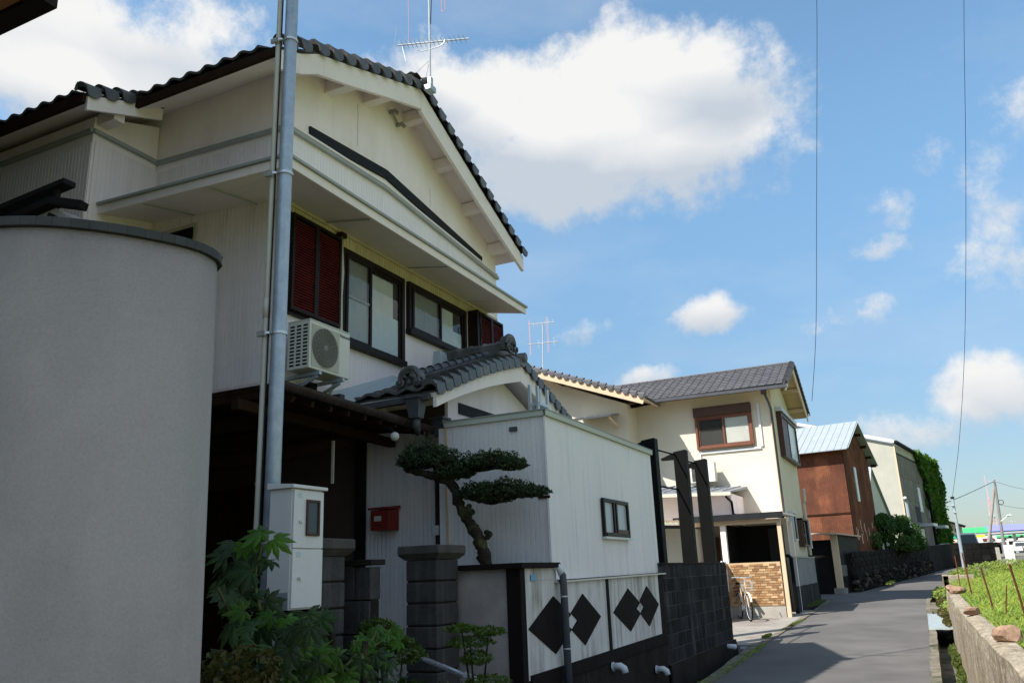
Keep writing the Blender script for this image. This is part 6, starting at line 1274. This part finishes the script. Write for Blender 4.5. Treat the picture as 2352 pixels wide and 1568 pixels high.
rock((.46,8.0,.955),.115,'largest brown rock on the retaining wall, nearest the camera',3,(1,1.05,.75))
rock((.34,11.5,.96),.115,'middle brown rock on the retaining wall',5)
rock((.37,18.6,.97),.17,'farthest rock on the retaining wall, near its end',8,(1,1,.6))
rock((.27,18.9,.99),.13,'pale rock leaning beside the farthest rock on the retaining wall',12)
rock((2.95,17.5,.95),.26,'brown rock lying in the grass of the field at the right edge',15)
rock((2.2,11.8,.85),.22,'pale rock half hidden in the field by the rusty rods',19)
T=thing('low_concrete_block','low concrete wall end standing across the grass beyond the rocks','wall',(.8,34.8,.6)); B(.30,1.30,34.5,34.75,.3,1.0).build('wall_body',m_wallr,T,bev=.02); B(.30,.5,34.5,37.2,.3,.99).build('wall_return',m_wallr,T,bev=.02)
T=thing('ditch_grate','galvanised steel grate bridging the right-hand roadside ditch','grate',(-.02,21.3,.25))
MB().obox((-.24,19.5,.20),(.44,0,0),(-.02,3.6,.075),(0,0,.03)).build('plate',m_grate,T)
for i in range(12): MB().obox((-.235+.036*i,19.5,.231),(.008,0,0),(-.02,3.6,.075),(0,0,.012)).build('bar',m_grate,T)
B(-.2,.18,24.4,28,-.1,.36).build('ditch_cover',m_kerb,kind='structure')
# rods
for (x,y,z1_,dx,dy,dia,lab) in ((.66,20.0,1.66,-.05,0,.016,'tall rusty rod with a bent tip nearest the thin grey post'),(.55,23.5,1.62,0,0,.012,'thin rusty rod at the left end of the row in the field'),(.75,14.8,1.42,-.09,-.1,.013,'leaning rusty rod in the middle of the field edge'),(.98,12.6,1.46,-.10,-.2,.014,'rusty rod leaning left beside the field rock'),(1.9,21,1.75,-.1,0,.012,'faint rusty rod farther out in the field'),(2.9,24,1.8,.03,0,.012,'rusty rod farthest to the right in the field'),(.74,12.9,1.2,.1,0,.008,'short thin rod leaning right by the field edge')):
    MB().tube([(x,y,.6),(x+dx*.5,y+dy*.5,(z1_+.7)/2),(x+dx,y+dy,z1_)],dia,6).build('rusty_rod',m_rod,label=lab,cat='rod',group='rusty rods in the field')
# grass: blades as one mass
def blades(n,xf,yf,zf,h0,h1,wd,mat,nm,label,lean=.5):
    y=yf(n); x=xf(y,n); z=zf(x,y); h=rng.uniform(h0,h1,n); a=rng.uniform(0,2*np.pi,n); lx=rng.normal(0,lean,n)*h; ly=rng.normal(0,lean,n)*h; w=wd*rng.uniform(.6,1.4,n)
    dx,dy=np.cos(a)*w,np.sin(a)*w
    v=np.stack([np.stack([x-dx,y-dy,z],1),np.stack([x+dx,y+dy,z],1),np.stack([x+dx*.6+lx*.5,y+dy*.6+ly*.5,z+h*.6],1),np.stack([x+lx,y+ly,z+h],1)],1).reshape(-1,3)
    me=fastmesh(nm,v,np.arange(4*n).reshape(-1,4),mat); return tag(link(nm,me,None,Matrix.Identity(4)),label,'grass',kind='stuff')
fl=np.array([FL(q) for q in np.arange(0,90,.5)])
def XF(y,n): return np.interp(y,np.arange(0,90,.5),fl)+.12+rng.uniform(0,1,n)**1.3*(3.5+y*.12)
def ZF(x,y): return np.interp(y,[-20,30,50,70,120],[.70,.72,.92,1.2,1.75])-.02
def YF(n): return 8+rng.uniform(0,1,n)**1.4*62
blades(110000,XF,YF,ZF,.08,.20,.007,m_grass,'field_grass','bright green grass filling the field')
def clump(n): 
    y=YF(n); return y
m_weed=leafmat('weed_leaf',(.14,.20,.05),.3,.5)
def weeds(n):
    y=rng.uniform(0,1,n)**1.3*55+7.5; x=XF(y,n); p=np.sin(x*2.3+y*.9)*np.sin(y*1.7-x)+rng.normal(0,.3,n); z=ZF(x,y)+rng.uniform(.0,.16,n)*(p>.0)+.02; return np.stack([x,y,z],1)
leafcloud(60000,weeds,.038,m_weed,'field_weeds',kind='stuff',label='leafy weeds among the field grass',cat='weeds')
# taller growth at the bend and along the wall end, ditch plants
azl=lambda cs,n,size,mat,lab,nm='weed_clump': tag(leafcloud(n,multi([pad_sampler(a,b) for a,b in cs]),size,mat,nm),lab,'weeds',kind='stuff')
azl([((.22,24,.36),(.16,1.6,.18)),((.15,29.5,.5),(.22,2.3,.22)),((1.1,38.5,.85),(.6,1.8,.32)),((2.3,44,1.0),(1.0,2.5,.35)),((1.2,36.5,.85),(.7,1.2,.28)),((3.6,49,1.1),(1.3,2.5,.35))],12000,.09,m_weed,'tall weeds where the wall ends and the lane bends')
azl([((.10,22.8,.32),(.14,1.2,.12)),((.12,26,.4),(.16,1.6,.18)),((.12,20.6,.28),(.08,1,.06))],3500,.055,m_gold,'yellowed weeds along the far part of the ditch')
azl([((.14,15.6,-.02),(.08,.5,.16)),((.15,13.9,-.1),(.07,.5,.18)),((.13,18.2,-.1),(.08,.6,.12))],2200,.05,m_weed,'green weeds growing out of the right-hand ditch')
azl([((-3.15,17.9,.22),(.06,.5,.03)),((-3.02,21.3,.26),(.05,1.6,.02)),((-3.2,27,.45),(.16,2.2,.07)),((-4.0,17.3,.15),(.2,.2,.08))],2600,.035,m_weed,'moss and small weeds in the joint at the left road edge')
def YK(n): return rng.uniform(8,17,n)
blades(2600,lambda y,n:np.full(n,-3.08)+rng.normal(0,.035,n),YK,lambda x,y:np.interp(y,[0,13,24],[0,0,.3])+.02,.01,.035,.008,m_weed,'kerb_moss','moss tufts on the left kerb')
mb=[]
azl([((-1.6,40.5,.72),(.14,4.5,.07)),((-2.6,34.6,.60),(.2,.8,.1))],3500,.06,m_weed,'weeds at the foot of the stone wall')
